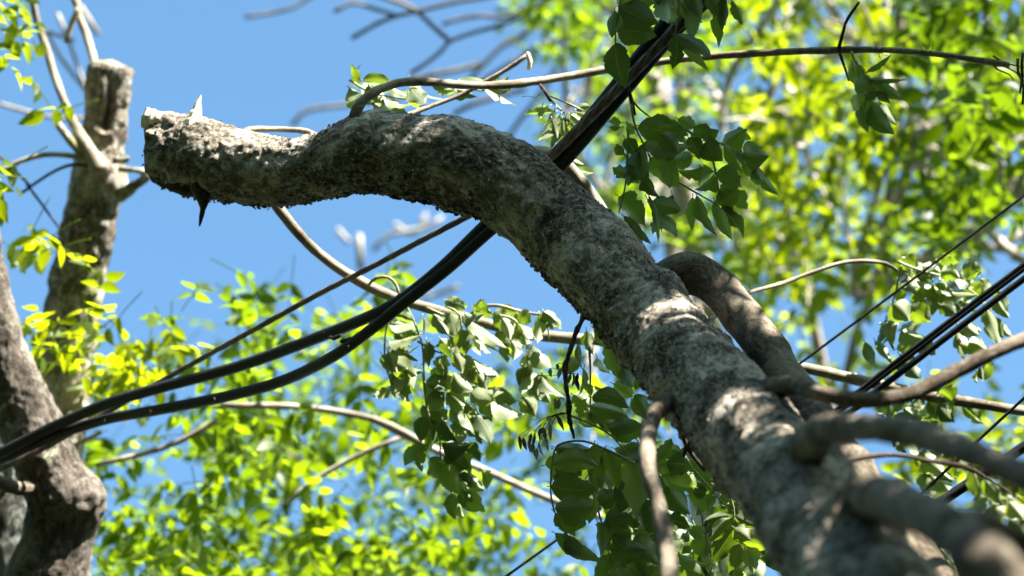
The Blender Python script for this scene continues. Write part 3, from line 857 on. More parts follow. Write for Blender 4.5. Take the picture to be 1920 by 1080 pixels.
spray('foliage', stub, 4.38, [[(655, 150), (700, 175), (760, 185), (800, 190)], [(840, 150), (900, 170), (930, 160)]],
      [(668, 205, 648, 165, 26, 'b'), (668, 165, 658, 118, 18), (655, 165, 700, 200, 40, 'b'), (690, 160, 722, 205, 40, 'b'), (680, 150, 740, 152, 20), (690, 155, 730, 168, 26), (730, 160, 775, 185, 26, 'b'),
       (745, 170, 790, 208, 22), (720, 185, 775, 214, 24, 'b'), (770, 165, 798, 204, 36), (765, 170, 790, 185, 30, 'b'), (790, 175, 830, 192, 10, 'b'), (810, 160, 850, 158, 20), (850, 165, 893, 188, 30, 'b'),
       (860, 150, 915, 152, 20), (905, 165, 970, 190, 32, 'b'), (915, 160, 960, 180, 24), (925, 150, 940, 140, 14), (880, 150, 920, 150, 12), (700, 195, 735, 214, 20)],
      M_LEAFSUN, seed=63, sunny=0.6, dj=0.02, label='sunlit leaves with paled undersides just above the limb')
# ash keys
mb, mb2 = MB(), MB()
keys = [(974, 817, 976, 846, 1), (980, 820, 990, 846, 1), (1003, 809, 999, 852, 0), (1011, 828, 1019, 861, 0), (1007, 840, 1007, 866, 0), (1013, 801, 1011, 825, 1), (1023, 809, 1027, 833, 0), (1031, 793, 1034, 829, 0),
        (1044, 778, 1058, 810, 1), (1007, 704, 1001, 740, 0), (1040, 747, 1040, 771, 0), (1048, 747, 1046, 770, 0), (1031, 690, 1034, 708, 0), (1046, 682, 1044, 695, 0), (997, 812, 992, 836, 1), (1018, 800, 1022, 826, 0),
        (1070, 700, 1062, 722, 0), (1078, 705, 1086, 735, 0), (1075, 700, 1072, 730, 0), (1052, 690, 1046, 712, 0), (1084, 700, 1082, 728, 1), (1000, 830, 1003, 856, 0), (1024, 820, 1026, 848, 0), (990, 828, 994, 850, 0)]
for dark in (0, 1):
    rows = [k for k in keys if k[4] == dark]
    b0 = np.array([P(k[0], k[1], 3.93) for k in rows])
    d0 = np.array([P(k[2], k[3], 3.92) for k in rows]) - b0
    leaflets(mb2 if dark else mb, b0, d0, np.tile(VV, (len(rows), 1)) + RNG.normal(0, .4, (len(rows), 3)), np.linalg.norm(d0, axis=1), np.full(len(rows), 9 * 3.93 / FPX), hi=True, fold=0.2, curl=0.1)
ks = mb.build('seed_cluster', M_SEED, seedtwig, label='green winged seeds hanging in a bunch')
mb2.build('seed_cluster', M_DRY, seedtwig, label='brown dried winged seeds')
mb = MB()
for k in keys:
    ax, ay = ((1066, 775) if k[1] > 735 else (1062, 700))
    tube(mb, pix([(ax, ay, 3.94, 1.6), ((ax + k[0]) / 2, min(ay, k[1]) - 2 + abs(ax - k[0]) * 0.12, 3.935, 1.4), (k[0], k[1], 3.93, 1.1)]), seg=4, step=0.01)
mb.build('seed_stalk', M_DARKTWIG, seedtwig)
spray('foliage', tree, 3.36, [[(1846, 895), (1868, 925), (1900, 950), (1935, 965)], [(1825, 885), (1832, 905), (1840, 930)]],
      [(1838, 925, 1842, 968, 26), (1845, 900, 1882, 950, 30), (1885, 870, 1890, 905, 26), (1875, 900, 1905, 935, 30), (1890, 940, 1920, 975, 34), (1900, 900, 1930, 930, 30), (1860, 940, 1900, 970, 36), (1850, 960, 1875, 1010, 34), (1895, 975, 1925, 1010, 36), (1845, 1005, 1880, 1040, 30)],
      M_LEAFSUN, seed=64, dj=0.03)

# ------------------------------------------------------------------ second ash: its bough passes behind the limb
ASH = P(3000, 1500, 4.9) * np.array((1, 1, 0))
ash = thing('ash_tree', 'ash whose thin sunlit bough passes behind the broken limb, limp leaves hanging from it', 'tree', ASH)
mb = MB()
tp = P(2900, 950, 4.9)
tube(mb, [(ASH[0], ASH[1], -0.1, 0.13), (*(ASH * 0.6 + tp * 0.4), 0.11), (*tp, 0.09), (*P(2850, -200, 5.2), 0.07), (*P(2700, -1400, 5.6), 0.045)], seg=24, step=0.05, rough=0.06)
mb.build('trunk', M_TWIG, ash)
branch('branch', [(498, 352, 4.5, 17), (515, 382, 4.5, 19), (545, 420, 4.5, 20), (590, 468, 4.52, 20), (650, 513, 4.53, 20), (720, 550, 4.55, 20), (800, 577, 4.56, 20), (900, 604, 4.58, 21), (1000, 627, 4.6, 21), (1100, 637, 4.6, 21), (1300, 655, 4.6, 21),
                  (1500, 689, 4.6, 21), (1600, 710, 4.6, 22), (1720, 738, 4.6, 22), (1800, 752, 4.6, 20), (1900, 768, 4.6, 20), (2100, 800, 4.7, 24), (2500, 900, 4.8, 34), (2900, 950, 4.9, 50)],
       ash, M_TWIG, seg=14, rough=0.10, seed=44, label='long thin sunlit bough')
branch('twig', [(690, 535, 4.52, 6), (706, 521, 4.5, 7), (728, 520, 4.5, 6), (743, 534, 4.5, 6), (749, 556, 4.5, 5)], ash, M_TWIG, seg=7, rough=0.2)
branch('twig', [(880, 598, 4.56, 7), (895, 578, 4.54, 7), (935, 573, 4.53, 7), (980, 585, 4.53, 6), (1040, 592, 4.53, 4)], ash, M_TWIG, seg=7, rough=0.2)
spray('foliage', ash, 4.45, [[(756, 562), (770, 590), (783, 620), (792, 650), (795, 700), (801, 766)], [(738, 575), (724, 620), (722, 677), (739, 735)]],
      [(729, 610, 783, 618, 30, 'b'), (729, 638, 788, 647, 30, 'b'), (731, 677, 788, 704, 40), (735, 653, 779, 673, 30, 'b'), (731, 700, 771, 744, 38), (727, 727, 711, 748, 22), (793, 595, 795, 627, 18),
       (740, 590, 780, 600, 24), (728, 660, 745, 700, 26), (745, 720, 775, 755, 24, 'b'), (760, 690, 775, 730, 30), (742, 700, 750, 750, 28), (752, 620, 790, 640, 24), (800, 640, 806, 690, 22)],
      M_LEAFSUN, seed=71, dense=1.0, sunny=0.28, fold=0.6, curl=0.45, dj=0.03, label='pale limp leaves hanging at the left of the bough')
spray('foliage', ash, 4.45, [[(800, 577), (830, 590), (845, 604)], [(783, 640), (820, 660), (850, 664)], [(838, 576), (862, 590), (866, 640)]],
      [(813, 587, 840, 634, 28), (844, 587, 859, 640, 38), (840, 576, 880, 572, 26), (871, 585, 907, 600, 36, 'b'), (878, 600, 946, 660, 36, 'b'), (867, 618, 871, 667, 36), (890, 638, 915, 668, 24, 'b'),
       (871, 673, 931, 718, 36, 'b'), (867, 680, 907, 718, 34), (840, 704, 871, 748, 30, 'b'), (828, 669, 832, 706, 34), (883, 735, 926, 756, 36), (918, 752, 980, 788, 46, 'b'), (880, 728, 935, 752, 36, 'b'),
       (850, 660, 868, 700, 26), (895, 700, 912, 735, 26), (850, 700, 890, 735, 36), (905, 745, 925, 785, 36), (900, 580, 905, 560, 12), (815, 650, 850, 672, 30), (845, 630, 880, 650, 26)],
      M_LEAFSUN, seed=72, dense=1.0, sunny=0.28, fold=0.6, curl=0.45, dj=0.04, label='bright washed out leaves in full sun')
spray('foliage', ash, 4.47, [[(793, 700), (801, 766), (812, 800), (824, 813), (828, 870), (850, 930)]],
      [(801, 743, 838, 763, 44), (793, 760, 810, 826, 36), (817, 762, 834, 796, 34), (871, 766, 888, 815, 32), (894, 778, 919, 834, 38), (786, 828, 793, 880, 30), (828, 832, 888, 841, 42), (867, 832, 899, 869, 28),
       (832, 856, 876, 884, 44), (836, 871, 864, 928, 40), (805, 859, 838, 900, 32), (867, 887, 895, 916, 36, 'b'), (887, 894, 907, 924, 30), (871, 922, 911, 963, 28), (848, 927, 852, 974, 26), (866, 925, 868, 955, 20, 'b'),
       (845, 765, 868, 800, 36), (800, 720, 830, 750, 40), (830, 790, 858, 830, 38), (810, 800, 800, 850, 32), (855, 800, 885, 840, 36), (838, 735, 870, 770, 38), (796, 780, 790, 830, 30), (850, 860, 890, 885, 36), (858, 905, 888, 940, 28), (815, 700, 826, 745, 34)],
      M_LEAF, seed=73, dense=0.8, sunny=0.1, fold=0.6, curl=0.45, dj=0.05, label='shaded dark lower end of the hanging leaf bunch')
spray('foliage', ash, 4.5, [[(930, 590), (965, 600), (985, 640), (990, 700)], [(1025, 585), (1030, 640)]],
      [(924, 587, 966, 608, 34), (972, 587, 998, 604, 28), (968, 607, 993, 662, 30), (957, 638, 969, 679, 30), (984, 665, 1008, 694, 38), (980, 688, 993, 745, 40), (1018, 705, 1035, 752, 34, 'b'), (980, 745, 1004, 784, 30),
       (1019, 583, 1043, 608, 32), (1030, 600, 1048, 622, 22, 'b'), (1000, 660, 1030, 700, 34), (1000, 700, 1010, 740, 28), (940, 595, 958, 640, 26), (975, 610, 960, 650, 22, 'b'), (1010, 590, 1006, 640, 22)],
      M_LEAFSUN, seed=74, dense=1.0, sunny=0.28, fold=0.6, curl=0.45, dj=0.04)
spray('foliage', ash, 4.55, [[(1682, 490), (1720, 505), (1770, 520), (1820, 545), (1856, 580), (1870, 630)], [(1690, 500), (1676, 560), (1662, 600)], [(1740, 560), (1780, 590), (1805, 620)]],
      [(1690, 484, 1709, 515, 30), (1708, 496, 1745, 502, 22, 'b'), (1764, 493, 1798, 487, 22), (1764, 510, 1798, 520, 34), (1797, 522, 1819, 548, 24, 'b'), (1803, 504, 1843, 507, 30), (1818, 531, 1837, 557, 30),
       (1838, 523, 1857, 551, 24), (1748, 528, 1789, 566, 42, 'b'), (1786, 545, 1823, 567, 40, 'b'), (1726, 534, 1751, 560, 30), (1672, 570, 1706, 602, 46), (1702, 578, 1745, 604, 38), (1674, 602, 1669, 657, 30),
       (1660, 598, 1649, 657, 16), (1690, 620, 1727, 646, 38), (1764, 572, 1792, 592, 30), (1803, 603, 1834, 637, 34), (1866, 556, 1896, 595, 26, 'b'), (1848, 576, 1875, 653, 28, 'b'), (1868, 596, 1884, 636, 22),
       (1794, 618, 1819, 675, 24, 'b'), (1815, 642, 1858, 664, 38), (1838, 688, 1845, 716, 16), (1853, 680, 1850, 713, 20), (1687, 665, 1727, 714, 38), (1622, 642, 1644, 693, 20), (1738, 558, 1754, 592, 30),
       (1712, 515, 1740, 545, 30, 'b'), (1700, 520, 1712, 560, 28, 'b'), (1690, 530, 1686, 570, 24), (1730, 500, 1768, 512, 26), (1720, 640, 1755, 668, 30), (1800, 560, 1830, 585, 26), (1715, 545, 1735, 585, 28)],
      M_LEAFSUN, seed=75, dense=1.0, sunny=0.28, fold=0.6, curl=0.45, dj=0.05, label='bright leaf bunch behind the cables at the right')
spray('foliage', ash, 4.6, [[(1700, 735), (1712, 760), (1720, 790)], [(1768, 748), (1776, 775)]],
      [(1720, 743, 1727, 770, 24, 'b'), (1765, 728, 1790, 755, 36), (1762, 756, 1777, 782, 34), (1738, 750, 1762, 774, 26, 'b'), (1665, 755, 1665, 802, 18), (1695, 765, 1731, 786, 28), (1675, 780, 1702, 802, 28), (1710, 790, 1756, 812, 30),
       (1760, 760, 1791, 792, 28), (1805, 763, 1836, 802, 24, 'b'), (1725, 848, 1772, 892, 46), (1735, 880, 1745, 938, 42), (1760, 900, 1780, 928, 30), (1770, 850, 1800, 900, 40), (1700, 800, 1730, 840, 30), (1680, 820, 1700, 850, 24, 'b'),
       (1690, 745, 1672, 775, 22), (1745, 790, 1770, 820, 26)],
      M_LEAFSUN, seed=76, dense=1.0, sunny=0.28, fold=0.6, curl=0.45, dj=0.05)
spray('foliage', ash, 4.4, [[(1730, 1000), (1752, 1020)]], [(1755, 1020, 1802, 1080, 13, 'b'), (1737, 1015, 1769, 1066, 12, 'b'), (1740, 1020, 1752, 1055, 14), (1765, 1030, 1790, 1060, 14)], M_LEAFSUN, seed=77, dj=0.01)

# ------------------------------------------------------------------ cut tree at the left
B2 = P(60, 1080, 5.8) * np.array((1, 1, 0)) + np.array((-0.1, 0.3, 0))
cut = thing('cut_tree', 'pale knobbly upper left tree, sawn off square at the top, with a dark groove', 'tree', B2)


def cut_disp(pos, dirs, s, th, r):
    d = 0.006 * fbm(pos * 12, 3, 41) + 0.0045 * fbm(pos * 50, 3, 43)
    for (x, y, amp, wx, wy) in ((207, 190, -0.040, 6, 28), (198, 228, -0.036, 8, 20), (190, 268, -0.015, 14, 10), (196, 250, 0.008, 14, 8), (178, 310, 0.008, 30, 18), (232, 345, 0.008, 14, 18)):
        rel = pos - CAM
        dep = rel @ VV
        c = P(x, y, 5.55)
        q = pos - c
        ux = q @ RV / (wx * 5.6 / FPX)
        uy = q @ UV_ / (wy * 5.6 / FPX)
        front = (dirs @ VV) < 0.1
        d = d + amp * np.exp(-(ux ** 2 + uy ** 2)) * front
    return d


mb = MB()
rows = pix([(210, 122, 5.6, 76), (209, 130, 5.6, 84), (206, 170, 5.6, 82), (200, 220, 5.6, 80), (193, 275, 5.6, 82), (184, 330, 5.6, 96), (171, 400, 5.62, 100), (150, 500, 5.64, 104), (132, 600, 5.66, 104), (116, 720, 5.68, 106), (100, 900, 5.7, 110), (80, 1150, 5.7, 118)])
g2 = np.array((B2[0], B2[1], -0.1))
e2 = np.array(rows[-1][:3])
rows += [(*(e2 * 0.5 + g2 * 0.5), 0.09), (*g2, 0.13)]
tube(mb, rows[:-2], seg=90, step=0.006, disp=cut_disp)
tube(mb, rows[-3:], seg=30, step=0.05, rough=0.05)
mb.build('trunk', M_LEFT, cut)
branch('side_branch', [(188, 320, 5.5, 40), (168, 285, 5.5, 27), (142, 240, 5.52, 20), (118, 185, 5.55, 17), (100, 135, 5.58, 16), (85, 85, 5.6, 15), (70, 40, 5.62, 14), (52, -40, 5.6, 12)], cut, M_TWIG, seed=2, label='pale slanting side branch')
branch('side_branch', [(182, 140, 5.62, 15), (172, 100, 5.66, 15), (160, 60, 5.7, 15), (146, 20, 5.72, 14), (142, -30, 5.74, 12)], cut, M_TWIG, extra=([(148, 15, 5.7, 12), (134, 45, 5.7, 11), (124, 80, 5.7, 10)], [(142, 10, 5.72, 10), (130, -20, 5.7, 9)]), label='white sunlit twig rising behind the sawn top')
branch('side_branch', [(175, 305, 5.5, 14), (140, 293, 5.5, 11), (85, 290, 5.5, 10), (40, 302, 5.5, 9), (-10, 322, 5.5, 8)], cut, M_TWIG)
branch('side_branch', [(175, 312, 5.52, 8), (135, 309, 5.5, 7), (95, 325, 5.5, 6), (40, 362, 5.5, 6)], cut, M_DARKTWIG, extra=([(58, 350, 5.5, 5), (20, 312, 5.5, 5), (-10, 285, 5.5, 5)], [(50, 345, 5.5, 5), (80, 385, 5.5, 5), (114, 432, 5.52, 4)]))
branch('side_branch', [(160, 295, 5.5, 18), (130, 262, 5.5, 16), (108, 232, 5.5, 14)], cut, M_LEFT, label='short broken stub')
branch('side_branch', [(225, 318, 5.55, 14), (250, 318, 5.52, 10), (268, 322, 5.5, 13), (278, 328, 5.5, 17), (262, 342, 5.5, 16), (245, 354, 5.52, 20), (225, 366, 5.55, 30)], cut, M_LEFT, rough=0.25, label='little looped knob at the side of the trunk')
branch('side_branch', [(215, 300, 5.55, 16), (235, 300, 5.52, 12), (242, 294, 5.52, 8)], cut, M_LEFT, rough=0.3)


def leafbunch(name, parent, cells, dr, m, L=0.072, npair=3, seed=0, dens=1.0, label=None, drop=0.25, tint=None):
    """cells rows (cx,cy,rx,ry,coverage): real pinnate leaves spread through a depth range"""
    rs = np.random.RandomState(seed)
    B, D0, U0, T = [], [], [], []
    for (cx, cy, rx, ry, k) in cells:
        dm = (dr[0] + dr[1]) / 2
        area = (2 * npair + 1) * (L * FPX / dm) ** 2 * 0.5 * 0.6 * 0.62
        lam = -math.log(max(0.03, 1 - min(k, 0.97))) * 4 * rx * ry / area * dens
        n = rs.poisson(lam)
        for _ in range(n):
            d = rs.uniform(*dr)
            B.append(P(cx + rs.uniform(-rx, rx), cy + rs.uniform(-ry, ry), d))
    if not B:
        return None
    B = np.array(B)
    n = len(B)
    az = rs.uniform(0, 2 * np.pi, n)
    D0 = np.stack([np.cos(az), np.sin(az), rs.uniform(-0.6, 0.25, n)], -1)
    U0 = np.tile(np.array((0, -0.15, 1.0)), (n, 1)) + rs.normal(0, 0.3, (n, 3))
    D0 = D0 / np.linalg.norm(D0, axis=1)[:, None]
    B = B - D0 * L * 0.9
    tc_ = np.clip(0.5 + 0.35 * fbm(B * 1.3, 2, seed), 0, 1)
    arr = compound(B, D0, U0, npair, L, rs, tc_)
    mb = MB()
    leaflets(mb, arr[0], arr[1], arr[2], arr[3], arr[4], hi=False, tint=arr[5], fold=0.3, curl=drop, rs=rs)
    for p, d in zip(B, D0):
        a = p - d * 0.06
        z = p + d * L * npair * 0.5 - np.array((0, 0, 0.03))
        tube(mb, [(*a, 0.0016), (*((a + z) / 2 + np.array((0, 0, 0.01))), 0.0014), (*z, 0.0008)], seg=3, step=0.2, cap=False)
    return mb.build(name, m, parent, label=label)


leafbunch('foliage', cut, [(30, 20, 60, 30, .75), (20, 60, 40, 20, .7), (100, 15, 15, 15, .5), (25, 95, 25, 15, .7), (55, 135, 12, 12, .8), (75, 165, 22, 16, .8), (98, 190, 12, 12, .8), (40, 125, 16, 14, .6), (35, 140, 8, 8, .5)],
          (5.2, 5.45), M_LEAFYOUNG, L=0.052, npair=2, seed=81, dens=0.8, label='bright young leaves in the upper left corner')
leafbunch('foliage', cut, [(5, 340, 22, 16, .9), (10, 385, 16, 20, .8), (-30, 350, 30, 40, .8)], (4.95, 5.05), M_LEAFYOUNG, L=0.06, npair=1, seed=82, dens=0.9, label='large pale leaves at the left edge')
leafbunch('foliage', cut, [(20, 485, 25, 20, .6), (75, 470, 35, 30, .75), (50, 520, 25, 16, .5), (150, 500, 30, 26, .45), (165, 545, 30, 30, .6), (205, 525, 20, 20, .5), (70, 590, 30, 30, .7), (65, 640, 30, 36, .8), (110, 690, 40, 24, .55),
                              (170, 640, 40, 30, .35), (60, 560, 16, 20, .6), (150, 590, 30, 20, .3), (185, 600, 30, 14, .5), (220, 560, 12, 8, .5)], (5.2, 5.5), M_LEAFYOUNG, L=0.050, npair=2, seed=83, dens=0.9, label='lime green leaves in front of the pale trunk')
leafbunch('foliage', cut, [(290, 555, 45, 28, .45), (325, 535, 22, 14, .5), (250, 600, 40, 20, .35), (250, 655, 60, 24, .7), (310, 660, 45, 26, .8), (200, 690, 60, 34, .8), (270, 700, 70, 30, .85), (330, 640, 24, 14, .7), (160, 730, 50, 30, .7), (230, 745, 50, 20, .6), (200, 640, 40, 20, .6)],
          (5.5, 6.0), M_LEAFYOUNG, L=0.056, npair=2, seed=84, dens=0.95)

# ------------------------------------------------------------------ crooked tree bottom left
B3 = P(90, 1300, 5.0) * np.array((1, 1, 0)) + np.array((-0.1, 0, 0))
crook = thing('crooked_tree', 'dark crooked tree at the lower left, with a bulging sunlit knot under the cables', 'tree', B3)


def crook_disp(pos, dirs, s, th, r):
    pe = pos * np.array((1, 0.8, 0.45))
    d = 0.004 * fbm(pe * 9, 2, 51) + 0.0030 * fbm(pe * 45, 3, 53) + 0.0018 * fbm(pos * 110, 2, 57)
    for (x, y, dd, amp, w) in ((165, 935, 4.97, 0.040, 0.0030), (75, 640, 5.0, -0.006, 0.003), (75, 858, 4.93, 0.010, 0.0002), (95, 760, 4.97, 0.004, 0.0015)):
        c = P(x, y, dd)
        d = d + amp * np.exp(-((pos - c) ** 2).sum(-1) / w) * (1 + 0.22 * fbm(pos * 80, 2, 58))
    c = P(110, 985, 4.92)
    d = d - 0.012 * np.exp(-((pos - c) ** 2).sum(-1) / 0.0008)
    return d


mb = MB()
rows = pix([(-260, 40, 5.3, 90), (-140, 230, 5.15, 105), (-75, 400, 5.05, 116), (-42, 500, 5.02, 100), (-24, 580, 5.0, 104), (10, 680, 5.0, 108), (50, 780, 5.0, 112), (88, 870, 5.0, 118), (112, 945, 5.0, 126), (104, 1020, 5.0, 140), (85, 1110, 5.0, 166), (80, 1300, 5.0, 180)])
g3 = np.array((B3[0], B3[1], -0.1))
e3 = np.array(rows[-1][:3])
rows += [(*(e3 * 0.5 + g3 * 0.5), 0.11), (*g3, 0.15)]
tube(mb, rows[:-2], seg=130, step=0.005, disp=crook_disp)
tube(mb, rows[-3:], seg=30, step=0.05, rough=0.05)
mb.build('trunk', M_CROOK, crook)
branch('branch_stub', [(60, 912, 4.95, 30), (35, 916, 4.9, 28), (10, 908, 4.88, 26), (-6, 900, 4.88, 22)], crook, M_SMOOTH, seg=16, rough=0.15, label='short greenish stub by the left edge')
B4 = P(-20, 1300, 5.5) * np.array((1, 1, 0))
lt = thing('lichened_tree', 'grey green lichen covered trunk at the bottom left corner, behind the crooked tree', 'tree', B4)
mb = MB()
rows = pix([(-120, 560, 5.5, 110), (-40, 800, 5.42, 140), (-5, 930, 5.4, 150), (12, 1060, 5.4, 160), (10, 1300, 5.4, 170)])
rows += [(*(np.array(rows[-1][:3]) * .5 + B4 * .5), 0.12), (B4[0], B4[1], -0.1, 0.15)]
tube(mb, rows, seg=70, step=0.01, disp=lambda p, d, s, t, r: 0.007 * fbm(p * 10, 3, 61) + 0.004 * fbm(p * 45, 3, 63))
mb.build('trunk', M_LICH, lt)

# ------------------------------------------------------------------ cables
def cable(name, label, rows, r, m=M_RUB, lobes=None, group=None, seg=14, cat='cable', rough=0.0, bumps=()):
    pts = []
    for row in rows:
        p = P(*row[:3])
        pts.append((*p, row[3] if len(row) > 3 else r))
    a, b = np.array(pts[0][:3]), np.array(pts[1][:3])
    for q in (0.15, 0.5, 1.5, 6):
        pts.insert(0, (*(a + unit(a - b) * q), pts[0][3]))
    a, b = np.array(pts[-1][:3]), np.array(pts[-2][:3])
    for q in (0.15, 0.5, 1.5, 6):
        pts.append((*(a + unit(a - b) * q), pts[-1][3]))
    mb = MB()
    tube(mb, pts, seg=seg, step=0.012 if not lobes else 0.005, lobes=lobes, rough=rough)
    o = mb.build(name, m)
    o['label'] = label
    o['category'] = cat
    if group:
        o['group'] = group
    return o


G1 = 'cables crossing behind the broken limb'
cu = cable('power_cable', 'upper of the two thick black cables crossing behind the broken limb', [(-120, 908, 5.0), (0, 850, 4.9), (100, 800, 4.85), (200, 757, 4.78), (300, 727, 4.7), (450, 686, 4.6), (600, 631, 4.47), (700, 590, 4.38), (760, 556, 4.34), (830, 500, 4.3), (900, 432, 4.26), (960, 374, 4.24),
      (1035, 300, 4.22), (1110, 215, 4.16), (1180, 128, 4.12), (1240, 52, 4.1), (1290, -15, 4.08), (1420, -190, 4.0)], 0.0112, group=G1)
cl = cable('power_cable', 'lower of the two thick black cables crossing behind the broken limb, nicked below its bend', [(-120, 915, 5.03), (0, 862, 4.92), (100, 818, 4.87), (200, 786, 4.8), (300, 768, 4.7), (430, 742, 4.6), (530, 714, 4.52), (620, 671, 4.42), (690, 622, 4.37), (760, 566, 4.33), (840, 503, 4.29), (915, 436, 4.25), (978, 385, 4.23),
      (1062, 300, 4.21), (1139, 210, 4.15), (1211, 124, 4.11), (1270, 56, 4.08), (1340, -15, 4.06), (1480, -180, 4.0)], 0.0108, group=G1)
mb = MB()
for rws in ([(618, 632, 4.42, 5), (628, 634, 4.41, 9), (640, 628, 4.40, 3)], [(640, 640, 4.4, 8), (652, 636, 4.39, 6), (658, 632, 4.38, 2)]):
    tube(mb, pix(rws), seg=6, step=0.004, rough=0.4)
cn = mb.build('sheath_nick', M_RUB, cl)
mb = MB()
rs3 = random.Random(9)
for (x0, y0, x1, y1) in ((645, 662, 672, 652), (280, 770, 284, 772), (195, 787, 199, 790), (400, 748, 404, 750), (605, 622, 610, 630), (650, 655, 655, 645)):
    for q in range(3):
        x = rs3.uniform(min(x0, x1), max(x0, x1))
        y = y0 + (y1 - y0) * (x - x0) / (x1 - x0 + 0.01) + rs3.uniform(-2, 2)
        d = 4.39 + (640 - x) / 620 * 0.42 - 0.013
        tube(mb, pix([(x, y, d, 1.7), (x + rs3.uniform(-3, 3), y + rs3.uniform(-3, 5), d, 0.9)]), seg=5, step=0.003, rough=0.4)
mb.build('debris_fleck', M_SMOOTH, cl)
cable('steel_support_wire', 'brown twisted steel strand running beside the two thick black cables', [(-120, 930, 5.05, .0048), (0, 880, 4.96, .0048), (90, 836, 4.90, .0048), (190, 779, 4.83, .0046), (290, 722, 4.74, .0044), (400, 660, 4.62, .0042), (500, 605, 4.52, .0042), (600, 550, 4.45, .0042), (700, 499, 4.38, .0042), (800, 446, 4.32, .0043),
      (890, 398, 4.28, .0047), (965, 350, 4.24, .0056), (1028, 297, 4.19, .0066), (1092, 234, 4.14, .007), (1155, 170, 4.09, .0072), (1215, 108, 4.06, .0072), (1275, 45, 4.04, .0072), (1330, -12, 4.02, .0072), (1480, -170, 3.95, .0072)], 0.006, M_STEEL, lobes=(6, 0.30, 30.0), group=G1, seg=48, cat='wire')
G2 = 'cables at the right beyond the limb'


def line(x0, y0, x1, y1, d, sag=0.0):
    return [(x0, y0, d), ((x0 + x1) / 2, (y0 + y1) / 2 + sag, d), (x1, y1, d)]


cable('thin_wire', 'thin black wire running diagonally behind the limb from bottom centre to right edge', line(950, 1080, 1940, 352, 4.45, 6), 0.0027, group=G2, cat='wire', seg=8)
for k, (off, lab) in enumerate(((0, 'topmost cable of the tight black bundle behind the thin right branch'), (9, 'middle cable of the tight black bundle behind the thin right branch'), (27, 'lowest cable of the tight black bundle, set apart by a sliver of sky'))):
    cable('power_cable', lab, [(1240, 1058 + off, 4.42 + .01 * k), (1560, 775 + off * 1.0, 4.42 + .01 * k), (1740, 632 + off * 1.0, 4.41 + .01 * k), (1930, 488 + off, 4.4 + .01 * k)], (0.0043, 0.0042, 0.0062)[k], group=G2)
cable('thin_wire', 'thin wire at the lower right passing behind the dark twig', line(1650, 1000, 1940, 728, 4.1, -2), 0.0028, group=G2, cat='wire', seg=8)
cable('power_cable', 'single thick black cable at the lower right under the blurred near branch', line(1640, 1022, 1960, 812, 3.9), 0.0085, group=G2)
cable('thin_wire', 'thin wire lowest at the right, half hidden behind the blurred forked stub', line(1700, 1068, 1960, 880, 4.0), 0.0042, group=G2, cat='wire', seg=8)

